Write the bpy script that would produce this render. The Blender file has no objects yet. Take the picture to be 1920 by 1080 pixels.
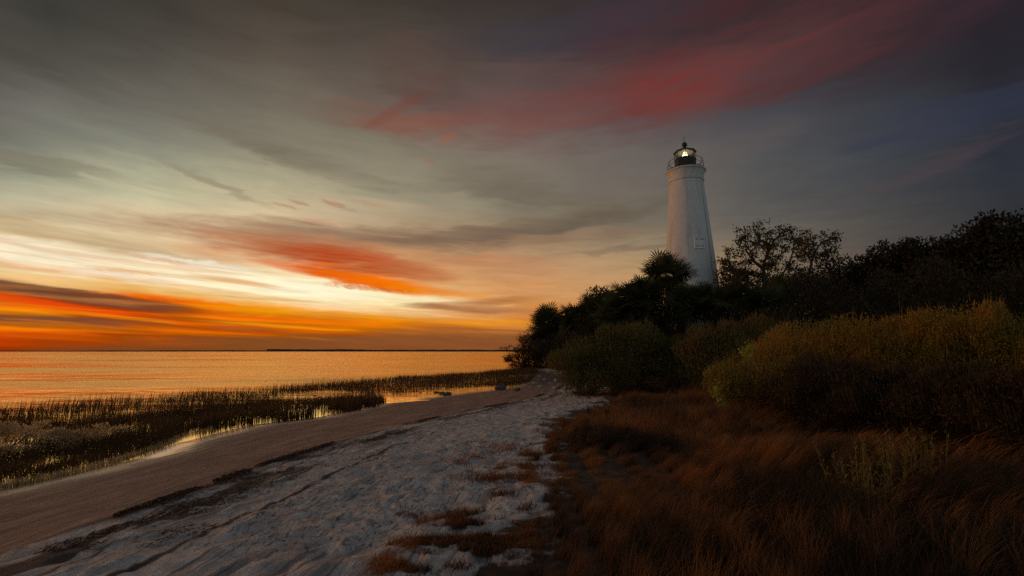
import bpy, math, random
import numpy as np
from math import radians as R_
rng = np.random.default_rng(7); random.seed(7)
C = bpy.context.scene.collection
# ------------------------------------------------------------------ camera
EYE = 2.0; FPX = 900.0; PITCH = math.atan(119/900.0)
cam_d = bpy.data.cameras.new('camera'); cam = bpy.data.objects.new('camera', cam_d); C.objects.link(cam)
cam_d.sensor_width = 36; cam_d.lens = 36*FPX/1920; cam_d.clip_start = .05; cam_d.clip_end = 60000
cam.location = (0, 0, EYE); cam.rotation_euler = (R_(90)+PITCH, 0, 0)
bpy.context.scene.camera = cam
SC = bpy.context.scene
SC.view_settings.view_transform = 'Standard'; SC.view_settings.look = 'None'
SC.view_settings.exposure = 0; SC.view_settings.gamma = 1
SC.render.resolution_x = 1024; SC.render.resolution_y = 576
SC.cycles.use_denoising = False
SC.cycles.max_bounces = 6; SC.cycles.transparent_max_bounces = 8
CP, SP = math.cos(PITCH), math.sin(PITCH)
def ray(px, py):
    u = px-960; v = 540-py
    return np.array([u, FPX*CP - v*SP, FPX*SP + v*CP])
def azel(px, py):
    d = ray(px, py); return math.degrees(math.atan2(d[0], d[1])), math.degrees(math.atan2(d[2], math.hypot(d[0], d[1])))
def gp(px, py, z=0.0):            # measured ground point
    d = ray(px, py); t = (z-EYE)/d[2]; return (d[0]*t, d[1]*t)
def xat(px, Y, py=640):
    d = ray(px, py); return d[0]/d[1]*Y
def zat(py, Y, px=960):
    d = ray(px, py); return EYE + d[2]/d[1]*Y
# ------------------------------------------------------------------ node helpers
def srgb(c):
    return tuple(((x/255)/12.92 if x/255 <= .04045 else ((x/255+.055)/1.055)**2.4) for x in c)+(1.,)
class N:
    def __init__(s, nt): s.nt = nt; s.L = nt.links
    def new(s, t, **k):
        n = s.nt.nodes.new(t)
        for a, b in k.items(): setattr(n, a, b)
        return n
    def put(s, sock, v):
        if isinstance(v, bpy.types.NodeSocket): s.L.new(v, sock)
        else: sock.default_value = v
    def m(s, op, a, b=None, c=None, clamp=False):
        n = s.new('ShaderNodeMath', operation=op, use_clamp=clamp)
        for i, v in enumerate((a, b, c)):
            if v is not None: s.put(n.inputs[i], v)
        return n.outputs[0]
    def mr(s, v, a, b, c=0., d=1., smooth=True):
        n = s.new('ShaderNodeMapRange', interpolation_type='SMOOTHSTEP' if smooth else 'LINEAR')
        for i, q in enumerate((v, a, b, c, d)): s.put(n.inputs[i], q)
        return n.outputs[0]
    def mix(s, f, a, b, bt='MIX'):
        n = s.new('ShaderNodeMix', data_type='RGBA', blend_type=bt)
        s.put(n.inputs[0], f); s.put(n.inputs[6], a); s.put(n.inputs[7], b); return n.outputs[2]
    def xyz(s, a, b, c):
        n = s.new('ShaderNodeCombineXYZ')
        for i, v in enumerate((a, b, c)): s.put(n.inputs[i], v)
        return n.outputs[0]
    def noise(s, vec, scale, detail=4., rough=.55, dist=0., w=None):
        n = s.new('ShaderNodeTexNoise'); s.put(n.inputs['Vector'], vec)
        n.inputs['Scale'].default_value = scale; n.inputs['Detail'].default_value = detail
        n.inputs['Roughness'].default_value = rough; n.inputs['Distortion'].default_value = dist
        return n.outputs[0]
    def ramp(s, f, stops, interp='LINEAR'):
        n = s.new('ShaderNodeValToRGB'); cr = n.color_ramp; cr.interpolation = interp
        cr.elements[0].position = stops[0][0]; cr.elements[0].color = stops[0][1]
        cr.elements[1].position = stops[-1][0]; cr.elements[1].color = stops[-1][1]
        for p, c in stops[1:-1]:
            e = cr.elements.new(p); e.color = c
        s.put(n.inputs[0], f); return n.outputs[0]
# ------------------------------------------------------------------ world: dusk sky with lit cloud bands
W = bpy.data.worlds.new('World'); SC.world = W; W.use_nodes = True
SUN_AZ, SUN_EL = -76.0, 4.5
def build_world():
    W.node_tree.nodes.clear(); n = N(W.node_tree)
    geo = n.new('ShaderNodeTexCoord'); sep = n.new('ShaderNodeSeparateXYZ'); n.L.new(geo.outputs['Generated'], sep.inputs[0])
    X, Y, Z = sep.outputs
    az0 = n.m('MULTIPLY', n.m('ARCTAN2', X, Y), 57.29578)
    el0 = n.m('MULTIPLY', n.m('ARCSINE', Z), 57.29578)
    # wispy warp: streaks that lie flatter the lower they are
    wv = n.xyz(n.m('MULTIPLY', az0, .05), n.m('MULTIPLY', el0, .16), 3.1)
    w1 = n.m('SUBTRACT', n.noise(wv, 1., 5., .6, .6), .5)
    wv2 = n.xyz(n.m('MULTIPLY', az0, .05), n.m('MULTIPLY', el0, .3), 9.7)
    w2 = n.m('SUBTRACT', n.noise(wv2, 1.6, 6., .62, .8), .5)
    lowk = n.mr(el0, 1., 16., .12, 1.)
    az = n.m('ADD', az0, n.m('MULTIPLY', n.m('MULTIPLY', w1, 7.), lowk))
    el = n.m('ADD', el0, n.m('MULTIPLY', n.m('MULTIPLY', w2, 4.), lowk))
    el = n.m('ADD', el, n.m('MULTIPLY', n.m('MULTIPLY', w1, 2.5), lowk))
    el = n.m('ADD', n.m('MULTIPLY', el0, n.mr(el0, 0., 3., 1., 0.)), n.m('MULTIPLY', el, n.mr(el0, 0., 3., 0., 1.)))
    cols = {   # measured along columns of the photograph (px, [(py, sRGB)...]) - stored as azimuth / elevation
      -240: [(60,(70,66,60)),(200,(95,90,82)),(320,(125,122,105)),(400,(200,180,140)),(470,(205,175,130)),(520,(235,180,100)),(560,(225,110,40)),(600,(225,75,20)),(640,(210,50,15)),(657,(130,40,20))],
      0: [(0,(58,56,50)),(100,(78,75,68)),(200,(110,108,100)),(270,(124,124,112)),(320,(148,149,128)),(370,(190,184,154)),(410,(222,203,163)),(490,(244,216,170)),(530,(240,195,125)),(560,(225,110,40)),(600,(234,72,14)),(640,(222,46,12)),(657,(120,45,25))],
      240: [(0,(62,57,50)),(100,(85,80,72)),(200,(114,110,100)),(280,(138,138,121)),(350,(190,186,152)),(400,(225,208,168)),(450,(225,200,160)),(490,(250,228,188)),(520,(254,236,190)),(545,(235,175,95)),(575,(226,74,18)),(610,(226,74,16)),(640,(165,70,30)),(657,(110,60,38))],
      480: [(0,(68,60,50)),(100,(92,82,72)),(200,(114,106,92)),(270,(132,126,108)),(340,(178,170,138)),(400,(210,188,150)),(450,(220,180,138)),(490,(246,212,165)),(525,(255,238,195)),(560,(246,200,120)),(585,(240,145,40)),(615,(216,100,32)),(635,(142,84,44)),(657,(124,72,40))],
      720: [(0,(62,55,48)),(100,(85,76,68)),(200,(106,92,82)),(270,(128,120,102)),(340,(150,141,118)),(400,(176,158,128)),(450,(180,145,112)),(500,(225,175,115)),(550,(253,222,155)),(580,(248,185,85)),(605,(230,128,40)),(630,(152,88,46)),(657,(128,76,44))],
      960: [(0,(56,50,47)),(100,(76,64,62)),(200,(100,84,80)),(270,(122,108,98)),(340,(124,115,100)),(400,(124,112,94)),(440,(150,128,101)),(500,(192,150,112)),(545,(206,156,108)),(580,(210,138,70)),(610,(206,126,62)),(630,(146,92,56)),(657,(130,82,56))],
      1200: [(0,(56,44,46)),(100,(70,56,58)),(200,(86,76,78)),(280,(102,94,90)),(350,(110,103,94)),(410,(118,108,92)),(450,(146,130,104)),(510,(182,146,106)),(550,(200,150,105)),(600,(195,125,80)),(657,(130,85,60))],
      1440: [(0,(50,41,43)),(100,(60,54,56)),(200,(72,70,76)),(300,(80,80,81)),(370,(90,87,84)),(430,(102,96,88)),(500,(120,104,85)),(600,(130,95,75)),(657,(100,75,62))],
      1680: [(0,(45,37,41)),(100,(53,47,50)),(200,(59,60,67)),(300,(66,68,72)),(400,(72,70,69)),(500,(84,75,70)),(657,(85,68,62))],
      1920: [(0,(38,33,39)),(100,(40,37,44)),(200,(42,44,53)),(300,(45,48,57)),(400,(46,47,52)),(657,(60,54,58))]}
    ZEN = (64, 62, 70)
    lay = []
    for px in sorted(cols):
        a = azel(px, 600)[0]
        st = []
        for py, c in cols[px]:
            st.append((max(0., azel(px, py)[1])/90, srgb(c)))
        st.append((.62, srgb(ZENC))); st.append((1., srgb(ZENC)))
        st.sort(key=lambda q: q[0]); lay.append((a, n.ramp(n.m('DIVIDE', el, 90., clamp=True), st)))
    back = n.ramp(n.m('DIVIDE', el0, 90., clamp=True), [(0., srgb(BACK0)), (.15, srgb(BACK1)), (.5, srgb(BACK2)), (1., srgb(ZENC))])
    col = back
    col = n.mix(n.mr(az0, -120, lay[0][0]), back, lay[0][1])
    for (a0, _), (a1, c1) in zip(lay, lay[1:]):
        col = n.mix(n.mr(az, a0, a1, smooth=False), col, c1)
    col = n.mix(n.mr(az0, lay[-1][0]+6, 100), col, back)
    feats = [  # px, py, half-width, half-height, tilt, colour, alpha
      (150,448,300,24,7,(180,152,112),.7),(60,468,160,12,5,(196,164,120),.5),
      (560,300,230,20,10,(112,101,84),.6),(400,348,90,9,16,(140,128,104),.6),(60,312,150,12,-2,(118,110,92),.5),
      (480,452,230,26,5,(205,160,124),.5),
      (300,512,330,26,5,(255,246,216),.9),(250,519,90,10,2,(255,253,238),.8),(380,498,90,12,5,(255,252,232),.7),
      (640,556,300,26,4,(255,238,190),.9),(560,540,150,16,3,(255,247,214),.8),
      (300,487,60,5,6,(215,165,125),.6),(225,507,62,4,3,(235,190,130),.7),(80,506,40,3,2,(235,195,140),.6),(440,527,70,5,5,(228,170,110),.8),(400,548,150,6,3,(240,190,120),.6),
      (60,528,140,9,6,(236,190,130),.6),(330,552,200,8,5,(238,185,115),.6),
      (760,450,430,22,-2,(132,100,78),.75),(960,432,240,14,-7,(108,94,78),.6),
      (600,468,210,20,3,(184,128,92),.7),(430,480,80,14,6,(206,150,108),.6),(640,486,190,22,5,(176,90,50),.8),(690,496,140,18,6,(180,62,24),.85),
      (860,500,170,26,4,(196,136,94),.6),(900,486,120,10,3,(180,122,86),.5),
      (570,506,80,8,8,(222,90,28),.8),(650,520,90,11,10,(222,80,16),.9),(730,532,115,12,7,(240,110,20),.95),(830,546,90,7,5,(236,136,50),.7),(900,540,120,10,3,(214,150,100),.5),
      (690,541,62,4,3,(196,84,30),.7),
      (60,552,150,16,7,(104,60,40),1.),(200,562,160,10,7,(108,62,42),1.),(330,568,60,5,4,(140,76,46),.6),
      (150,580,330,13,7,(234,66,10),.95),(420,580,170,11,5,(236,80,12),.9),(300,574,80,7,4,(206,78,24),.6),
      (40,587,80,11,2,(248,156,46),.9),(110,605,150,11,2,(120,70,46),1.),(10,607,90,9,1,(130,78,46),.9),(230,600,90,7,5,(140,74,44),.7),
      (225,597,110,4,5,(246,128,34),.95),(60,600,40,4,4,(220,120,40),.6),
      (260,612,120,5,1,(236,104,22),.85),(130,612,60,4,0,(200,100,40),.6),(330,616,90,4,2,(226,100,26),.6),
      (40,623,110,8,3,(250,140,26),.9),(120,633,190,9,3,(238,70,10),.9),(30,643,160,6,0,(214,46,10),.9),(230,643,60,4,1,(226,60,20),.6),
      (285,634,40,3,2,(238,96,30),.9),(320,627,90,4,1,(170,80,36),.6),(400,604,110,5,3,(158,86,42),.7),(440,596,90,4,3,(238,120,30),.8),(440,612,90,3,3,(224,110,30),.7),
      (600,590,210,9,2,(248,164,44),.9),(540,600,150,4,3,(236,104,22),.8),(680,602,150,5,2,(234,118,30),.8),(520,611,130,3,3,(250,176,70),.7),(600,611,120,4,2,(190,96,38),.6),(560,620,140,4,3,(232,104,24),.8),(680,616,90,4,1,(220,120,40),.7),
      (90,549,220,15,7,(100,62,46),1.),(250,566,110,8,6,(112,64,44),.85),(110,607,150,9,2,(116,70,52),.95),(250,606,90,4,3,(130,72,46),.7),(420,617,110,5,1,(132,76,48),.7),(350,598,80,4,3,(150,72,36),.6),
      (500,644,420,15,0,(126,74,42),.85),(880,642,300,15,0,(134,82,50),.85),(780,620,90,7,-1,(160,96,54),.7),(830,606,90,6,-2,(176,106,58),.7),
      (900,566,110,8,-5,(166,104,66),.8),(870,578,100,7,2,(160,100,62),.85),(960,582,90,8,2,(176,112,74),.7),(890,590,90,4,3,(226,148,70),.6),
      (900,604,110,7,1,(236,156,66),.85),(900,618,110,3,1,(140,88,58),.7),(1000,612,80,6,0,(212,140,74),.6),
      (1000,372,170,34,12,(104,94,80),.6),(1090,414,200,13,-9,(100,88,74),.7),(1170,464,120,7,-4,(118,98,80),.65),(1010,468,90,7,-3,(150,120,92),.5),
      (840,385,200,15,4,(146,140,118),.6),(860,360,120,8,4,(118,112,98),.4),
      (1080,62,220,30,-4,(54,56,66),.7),(1220,48,90,22,6,(52,54,62),.6),
      (1120,190,360,70,-2,(100,70,68),.55),(1300,150,330,52,-5,(104,57,53),.75),(1270,170,120,30,-8,(120,52,47),.55),(1350,120,200,34,6,(102,46,45),.5),
      (1550,134,150,14,-11,(112,56,50),.3),(1480,150,190,18,-8,(100,54,51),.4),(1380,30,330,50,3,(76,40,43),.6),(1650,70,240,60,-6,(64,40,46),.6),
      (860,235,240,26,-2,(130,84,72),.5),(760,196,80,10,-32,(118,68,56),.6),(800,225,110,16,-8,(130,80,64),.5),(980,210,150,36,0,(118,78,72),.45),(790,130,90,50,0,(88,64,56),.6),
      (1740,312,110,14,-12,(84,66,69),.45),(1830,285,60,9,-16,(70,58,68),.4),(1800,220,200,40,0,(50,54,74),.5),
      (1270,320,200,30,-10,(104,90,86),.3),
      (535,386,24,3,8,(178,120,100),.5),(560,380,20,3,10,(176,112,94),.5),(627,383,24,4,10,(168,104,88),.6),(650,392,24,2,8,(176,120,100),.4),(600,416,40,4,3,(200,150,118),.6),
      (838,259,16,8,-25,(150,90,66),.5),(806,302,12,5,10,(146,104,82),.45),(700,384,40,4,6,(180,140,112),.5)]
    es = n.xyz(n.m('MULTIPLY', az0, .10), n.m('MULTIPLY', el0, .75), 1.7)
    edge = n.m('SUBTRACT', n.noise(es, 1., 5., .6, .4), .5)
    edge2 = n.m('SUBTRACT', n.noise(n.xyz(n.m('MULTIPLY', az0, 1.3), n.m('MULTIPLY', n.m('ADD', el0, n.m('MULTIPLY', az0, .3)), 3.2), 0.), 1., 5., .65, .6), .5)
    wisp = n.mr(n.noise(n.xyz(n.m('MULTIPLY', az0, .07), n.m('MULTIPLY', n.m('ADD', el0, n.m('MULTIPLY', az0, .06)), 2.2), 8.), 1., 5., .65, .4), .38, .56, .78, 1.)
    wisp2 = n.mr(n.noise(n.xyz(n.m('MULTIPLY', n.m('ADD', az0, el0), .06), n.m('MULTIPLY', n.m('SUBTRACT', el0, n.m('MULTIPLY', az0, .12)), .35), 8.), 1., 5., .6, .6), .35, .6, .45, 1.)
    for (px, py, sx, sy, tilt, c, al) in feats:
        a, e = azel(px, py); k = math.degrees(1/FPX) * math.cos(R_(a))**1.3
        small = sx < 90
        A, E = (az0, el0) if small else (az, el)
        dx = n.m('SUBTRACT', A, a); dy = n.m('SUBTRACT', E, e)
        t = R_(tilt); ct, st_ = math.cos(t), math.sin(t)
        # image tilt positive = falls to the right
        u = n.m('SUBTRACT', n.m('MULTIPLY', dx, ct/(sx*k)), n.m('MULTIPLY', dy, st_/(sx*k)))
        v = n.m('ADD', n.m('MULTIPLY', dx, st_/(sy*k)), n.m('MULTIPLY', dy, ct/(sy*k)))
        q = n.m('ADD', n.m('MULTIPLY', u, u), n.m('MULTIPLY', v, v))
        q = n.m('ADD', q, n.m('MULTIPLY', edge if sx > 65 else edge2, 1.9 if sx > 65 else 5.))
        f = n.m('MULTIPLY', n.mr(q, 2.1, -.1), al)
        if sx >= 60: f = n.m('MULTIPLY', f, wisp if py > 420 else wisp2)
        col = n.mix(f, col, srgb(c))
    sk = n.noise(n.xyz(n.m('MULTIPLY', az0, .035), n.m('MULTIPLY', n.m('ADD', el0, n.m('MULTIPLY', az0, .035)), 1.15), 5.), 1., 6., .62, .3)
    zone = n.m('MULTIPLY', n.m('MULTIPLY', n.mr(el0, .5, 1.5), n.mr(el0, 6.8, 4.)), n.mr(az0, -3., -22.))
    col = n.mix(n.m('MULTIPLY', n.m('MULTIPLY', n.mr(sk, .50, .60), zone), .28), col, srgb((128, 68, 38)))
    col = n.mix(n.m('MULTIPLY', n.m('MULTIPLY', n.mr(sk, .46, .38), zone), .3), col, srgb((252, 140, 34)))
    zone2 = n.m('MULTIPLY', n.m('MULTIPLY', n.mr(el0, 1.5, 3.), n.mr(el0, 13., 8.)), n.mr(az0, 14., -4.))
    sk2 = n.noise(n.xyz(n.m('MULTIPLY', az0, .04), n.m('MULTIPLY', n.m('ADD', el0, n.m('MULTIPLY', az0, .05)), .9), 11.), 1., 6., .62, .3)
    col = n.mix(n.m('MULTIPLY', n.m('MULTIPLY', n.mr(sk2, .50, .64), zone2), .4), col, srgb((214, 140, 84)))
    SK3 = 0
    # fine streaks seen on a flat cloud deck
    zc = n.m('MAXIMUM', n.m('ADD', Z, .05), .02)
    pv = n.xyz(n.m('DIVIDE', X, zc), n.m('MULTIPLY', n.m('DIVIDE', Y, zc), 1.), 0.)
    deck = n.noise(pv, 2.2, 7., .62, .9)
    st2 = n.noise(n.xyz(n.m('MULTIPLY', n.m('ADD', az0, n.m('MULTIPLY', el0, .6)), .14), n.m('MULTIPLY', n.m('ADD', el0, n.m('MULTIPLY', az0, .05)), 1.3), 0.), 1., 7., .68, .5)
    tex = n.m('ADD', n.mr(deck, .3, .7, .965, 1.035), n.m('MULTIPLY', n.m('SUBTRACT', st2, .5), n.mr(el0, 2., 26., .6, .07)))
    hs = n.new('ShaderNodeHueSaturation'); n.put(hs.inputs['Saturation'], n.mr(el0, 15., 6., 1.0, 1.05)); n.L.new(col, hs.inputs['Color']); col = hs.outputs[0]
    mul = n.new('ShaderNodeVectorMath', operation='SCALE'); n.L.new(col, mul.inputs[0]); n.L.new(tex, mul.inputs['Scale'])
    # clear-sky glow of the sun just under the cloud line
    sky = n.new('ShaderNodeTexSky', sky_type='NISHITA', sun_disc=False, sun_elevation=R_(SUN_EL), sun_rotation=R_(SUN_AZ))
    b1 = n.new('ShaderNodeBackground'); n.L.new(mul.outputs[0], b1.inputs[0]); b1.inputs[1].default_value = 1.0
    b2 = n.new('ShaderNodeBackground'); n.L.new(sky.outputs[0], b2.inputs[0]); b2.inputs[1].default_value = .0015
    ad = n.new('ShaderNodeAddShader'); n.L.new(b1.outputs[0], ad.inputs[0]); n.L.new(b2.outputs[0], ad.inputs[1])
    out = n.new('ShaderNodeOutputWorld'); n.L.new(ad.outputs[0], out.inputs[0])
ZENC = (74, 72, 76); BACK0 = (140, 154, 156); BACK1 = (140, 150, 153); BACK2 = (104, 106, 110)
build_world()
# ------------------------------------------------------------------ the one sun lamp: last orange light from the left, almost on the horizon
sd = bpy.data.lights.new('sun', 'SUN'); sun = bpy.data.objects.new('sun', sd); C.objects.link(sun)
sd.energy = 1.0; sd.angle = R_(20); sd.color = (1., .42, .13)
sun.rotation_euler = (R_(90-SUN_EL), 0, R_(180-SUN_AZ+0))
sun.location = (-30, 20, 30)
# rotation: lamp shines along local -Z; with rx = 90-el it comes from azimuth SUN_AZ
_a = R_(SUN_AZ); _e = R_(SUN_EL)
from mathutils import Vector
sun.rotation_euler = Vector((math.sin(_a)*math.cos(_e), math.cos(_a)*math.cos(_e), math.sin(_e))).to_track_quat('Z', 'Y').to_euler()
# ------------------------------------------------------------------ mesh helpers
def mesh_np(name, V, F, attrs=None, smooth=False):
    V = np.ascontiguousarray(V, dtype=np.float32); F = np.ascontiguousarray(F, dtype=np.int32)
    me = bpy.data.meshes.new(name); k = F.shape[1]
    me.vertices.add(len(V)); me.vertices.foreach_set('co', V.ravel())
    me.loops.add(F.size); me.loops.foreach_set('vertex_index', F.ravel())
    me.polygons.add(len(F)); me.polygons.foreach_set('loop_start', np.arange(0, F.size, k, dtype=np.int32))
    me.polygons.foreach_set('use_smooth', np.full(len(F), smooth))
    me.update(calc_edges=True)
    for an, av in (attrs or {}).items():
        a = me.attributes.new(an, 'FLOAT', 'POINT'); a.data.foreach_set('value', np.ascontiguousarray(av, dtype=np.float32))
    return me
def obj(name, me, mat=None, parent=None, loc=None):
    o = bpy.data.objects.new(name, me); C.objects.link(o)
    if mat: me.materials.append(mat)
    if parent: o.parent = parent
    if loc is not None: o.location = loc
    return o
def tag(o, label=None, cat=None, group=None, kind=None):
    if label: o['label'] = label
    if cat: o['category'] = cat
    if group: o['group'] = group
    if kind: o['kind'] = kind
    return o
def thing(name, label, cat, loc, group=None, rz=0, sc=1):
    o = bpy.data.objects.new(name, None); C.objects.link(o); o.location = loc; o.rotation_euler = (0, 0, rz); o.scale = (sc,)*3
    o.empty_display_size = .3
    return tag(o, label, cat, group)
def copy_thing(root, loc, rz, sc, label):
    r = root.copy(); C.objects.link(r); r.location = loc; r.rotation_euler = (0, 0, rz); r.scale = (sc,)*3; r['label'] = label
    for ch in list(root.children):
        c = ch.copy(); C.objects.link(c); c.parent = r
        for g in list(ch.children):
            d = g.copy(); C.objects.link(d); d.parent = c
    return r
class MB:      # collects quads
    def __init__(s): s.V = []; s.F = []; s.n = 0
    def add(s, V, F):
        V = np.asarray(V, float).reshape(-1, 3); F = np.asarray(F, int)
        s.V.append(V); s.F.append(F+s.n); s.n += len(V)
    def box(s, c, h, rz=0, tilt=None):
        q = np.array([[x, y, z] for z in (-1, 1) for y in (-1, 1) for x in (-1, 1)], float)*np.array(h)
        ca, sa = math.cos(rz), math.sin(rz); q = np.stack([q[:, 0]*ca-q[:, 1]*sa, q[:, 0]*sa+q[:, 1]*ca, q[:, 2]], 1)+np.array(c)
        s.add(q, [[0,2,3,1],[4,5,7,6],[0,1,5,4],[2,6,7,3],[0,4,6,2],[1,3,7,5]])
    def tube(s, P, r, k=6, closed=False):
        P = np.asarray(P, float); m = len(P); r = np.broadcast_to(np.asarray(r, float), (m,))
        T = np.gradient(P, axis=0) if not closed else (np.roll(P, -1, 0)-np.roll(P, 1, 0))
        T /= np.linalg.norm(T, axis=1)[:, None]+1e-9
        up = np.tile([0, 0, 1.], (m, 1)); up[np.abs(T[:, 2]) > .9] = [1., 0, 0]
        if np.mean(np.abs(T[:, 2])) > .6: up[:] = [1., 0, 0]
        A = np.cross(T, up); A /= np.linalg.norm(A, axis=1)[:, None]+1e-9; B = np.cross(T, A)
        th = np.arange(k)*2*math.pi/k
        V = P[:, None]+r[:, None, None]*(A[:, None]*np.cos(th)[None, :, None]+B[:, None]*np.sin(th)[None, :, None])
        F = []
        for i in range(m if closed else m-1):
            j = (i+1) % m
            for q in range(k): F.append([i*k+q, i*k+(q+1) % k, j*k+(q+1) % k, j*k+q])
        s.add(V.reshape(-1, 3), F)
    def lathe(s, prof, k=48, c=(0, 0, 0), rot=0):
        th = np.arange(k)*2*math.pi/k+rot; V = []
        for r, z in prof: V.append(np.stack([c[0]+r*np.cos(th), c[1]+r*np.sin(th), np.full(k, c[2]+z)], 1))
        F = []
        for i in range(len(prof)-1):
            for q in range(k): F.append([i*k+q, i*k+(q+1) % k, (i+1)*k+(q+1) % k, (i+1)*k+q])
        s.add(np.concatenate(V), F)
    def build(s, name, mat, parent=None, smooth=False):
        return obj(name, mesh_np(name, np.concatenate(s.V), np.concatenate(s.F), smooth=smooth), mat, parent)
# value noise in numpy
_T = rng.random((256, 256))
def vn(x, y, f, o=0):
    x = np.asarray(x)*f+17.3+o*31.7; y = np.asarray(y)*f+5.1+o*11.9
    xi = np.floor(x).astype(int); yi = np.floor(y).astype(int); fx = x-xi; fy = y-yi
    fx = fx*fx*(3-2*fx); fy = fy*fy*(3-2*fy); g = lambda a, b: _T[a % 256, b % 256]
    return (g(xi, yi)*(1-fx)+g(xi+1, yi)*fx)*(1-fy)+(g(xi, yi+1)*(1-fx)+g(xi+1, yi+1)*fx)*fy-.5
def fbm(x, y, f, n=4, o=0):
    return sum(vn(x, y, f*2**i, o+i)*.5**i for i in range(n))
# ------------------------------------------------------------------ materials
def mat(name):
    m = bpy.data.materials.new(name); m.use_nodes = True; m.node_tree.nodes.clear(); return m, N(m.node_tree)
def finish(n, sh): 
    o = n.new('ShaderNodeOutputMaterial'); n.L.new(sh, o.inputs[0])
def plain(name, c, rough=.6, metal=0., noise=0., nscale=8., bump=0.):
    m, n = mat(name); b = n.new('ShaderNodeBsdfPrincipled'); col = (*c, 1.)
    g = n.new('ShaderNodeNewGeometry')
    if noise:
        tc = n.new('ShaderNodeTexCoord')
        nz = n.noise(tc.outputs['Object'], nscale, 5.)
        col = n.mix(n.mr(nz, .3, .7), tuple(x*(1-noise) for x in c)+(1.,), tuple(min(1, x*(1+noise)) for x in c)+(1.,))
        if bump:
            bp = n.new('ShaderNodeBump'); bp.inputs['Strength'].default_value = bump; bp.inputs['Distance'].default_value = .05
            n.L.new(nz, bp.inputs['Height']); n.L.new(bp.outputs[0], b.inputs['Normal'])
    n.put(b.inputs['Base Color'], col); b.inputs['Roughness'].default_value = rough; b.inputs['Metallic'].default_value = metal
    finish(n, b.outputs[0]); return m
def leafmat(name, c1, c2, trans=.3, patch=None, pscale=1.2, rough=.55):
    m, n = mat(name); at = n.new('ShaderNodeAttribute', attribute_name='rnd')
    col = n.mix(at.outputs['Fac'], (*c1, 1.), (*c2, 1.))
    if patch:
        g = n.new('ShaderNodeNewGeometry'); nz = n.noise(g.outputs['Position'], pscale, 3.)
        col = n.mix(n.mr(nz, .42, .62), col, n.mix(.7, col, (*patch, 1.)))
    b = n.new('ShaderNodeBsdfPrincipled'); n.put(b.inputs['Base Color'], col); b.inputs['Roughness'].default_value = rough
    b.inputs['Specular IOR Level'].default_value = .25
    t = n.new('ShaderNodeBsdfTranslucent'); n.put(t.inputs[0], col)
    mx = n.new('ShaderNodeMixShader'); mx.inputs[0].default_value = trans
    n.L.new(b.outputs[0], mx.inputs[1]); n.L.new(t.outputs[0], mx.inputs[2]); finish(n, mx.outputs[0]); return m
M = dict(
  bark=plain('bark', (.05, .038, .03), .85, noise=.4, bump=.6),
  stem=plain('stem', (.09, .065, .04), .8, noise=.3),
  palm=leafmat('palm_leaf', (.028, .038, .013), (.085, .090, .030), .3),
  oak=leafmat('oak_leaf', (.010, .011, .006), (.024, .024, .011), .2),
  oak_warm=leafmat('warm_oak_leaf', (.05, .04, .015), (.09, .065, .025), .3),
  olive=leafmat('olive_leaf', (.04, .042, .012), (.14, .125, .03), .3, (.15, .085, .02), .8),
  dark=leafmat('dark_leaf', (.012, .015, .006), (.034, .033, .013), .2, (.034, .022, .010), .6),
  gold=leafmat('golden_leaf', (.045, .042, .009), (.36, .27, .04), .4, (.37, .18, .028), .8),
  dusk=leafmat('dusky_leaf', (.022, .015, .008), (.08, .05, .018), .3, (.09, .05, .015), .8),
  green=leafmat('bright_leaf', (.22, .26, .03), (.36, .40, .06), .45),
  reed=leafmat('reed_blade', (.03, .019, .009), (.12, .062, .022), .45),
  reedgrey=leafmat('pale_saltbush_leaf', (.07, .05, .02), (.9, .66, .38), .5),
  dune=leafmat('dune_grass_blade', (.020, .011, .005), (.19, .084, .029), .35, (.40, .14, .033), .8),
  herb=leafmat('dimmed_herb_leaf', (.010, .009, .004), (.045, .028, .011), .25, (.05, .022, .008), 1.5),  # herb colour darkened to put the corner's light fall-off into it
  creeper=leafmat('creeping_grass_blade', (.05, .022, .010), (.34, .13, .035), .35, (.42, .16, .04), 1.5),
  forb=leafmat('forb_leaf', (.10, .08, .02), (.26, .18, .04), .35),
  wrack=leafmat('wrack_debris', (.035, .018, .012), (.11, .055, .03), .1),
  rock=plain('shore_rock', (.09, .075, .065), .8, noise=.5, nscale=6., bump=.8),
  paler=plain('pale_limestone', (.26, .24, .23), .85, noise=.4, nscale=5., bump=.8),
  wood=plain('dead_wood', (.16, .12, .09), .8, noise=.3),
  iron=plain('black_iron', (.015, .014, .014), .45, .3, noise=.2),
  deck=plain('deck_edge', (.35, .34, .33), .6, noise=.15),
)
# ------------------------------------------------------------------ shore lines (world), terrain
Wl = [(-60,-14),(-22,-.5)]+[gp(*p) for p in ((0,918),(130,890),(250,862),(330,832),(470,797),(600,782),(700,758),(840,740),(950,728))]+[(1.2,34.),(-.4,44.),(-.6,54.),(3.,66.),(20,90.),(80,130.),(400,210.)]
Rl = [(-40,-18),(-14,-4.)]+[gp(*p, .28) for p in ((0,1045),(150,990),(330,930),(450,887),(540,857),(680,815),(870,772),(960,755),(1040,735))]+[(3.4,30.),(1.8,42.),(1.6,52.),(6.,62.),(22,84.),(82,124.),(402,200.)]
Gl = [(-20,-20),(-4,-4.)]+[gp(*p, .5) for p in ((770,1080),(900,1040),(955,990),(995,930),(1010,870),(1010,805),(1050,770),(1120,758))]+[(4.0,20.),(4.4,26.),(4.6,32.),(3.4,42.),(4.,50.),(9.,58.),(24,78.),(84,116.),(402,190.)]
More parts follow.
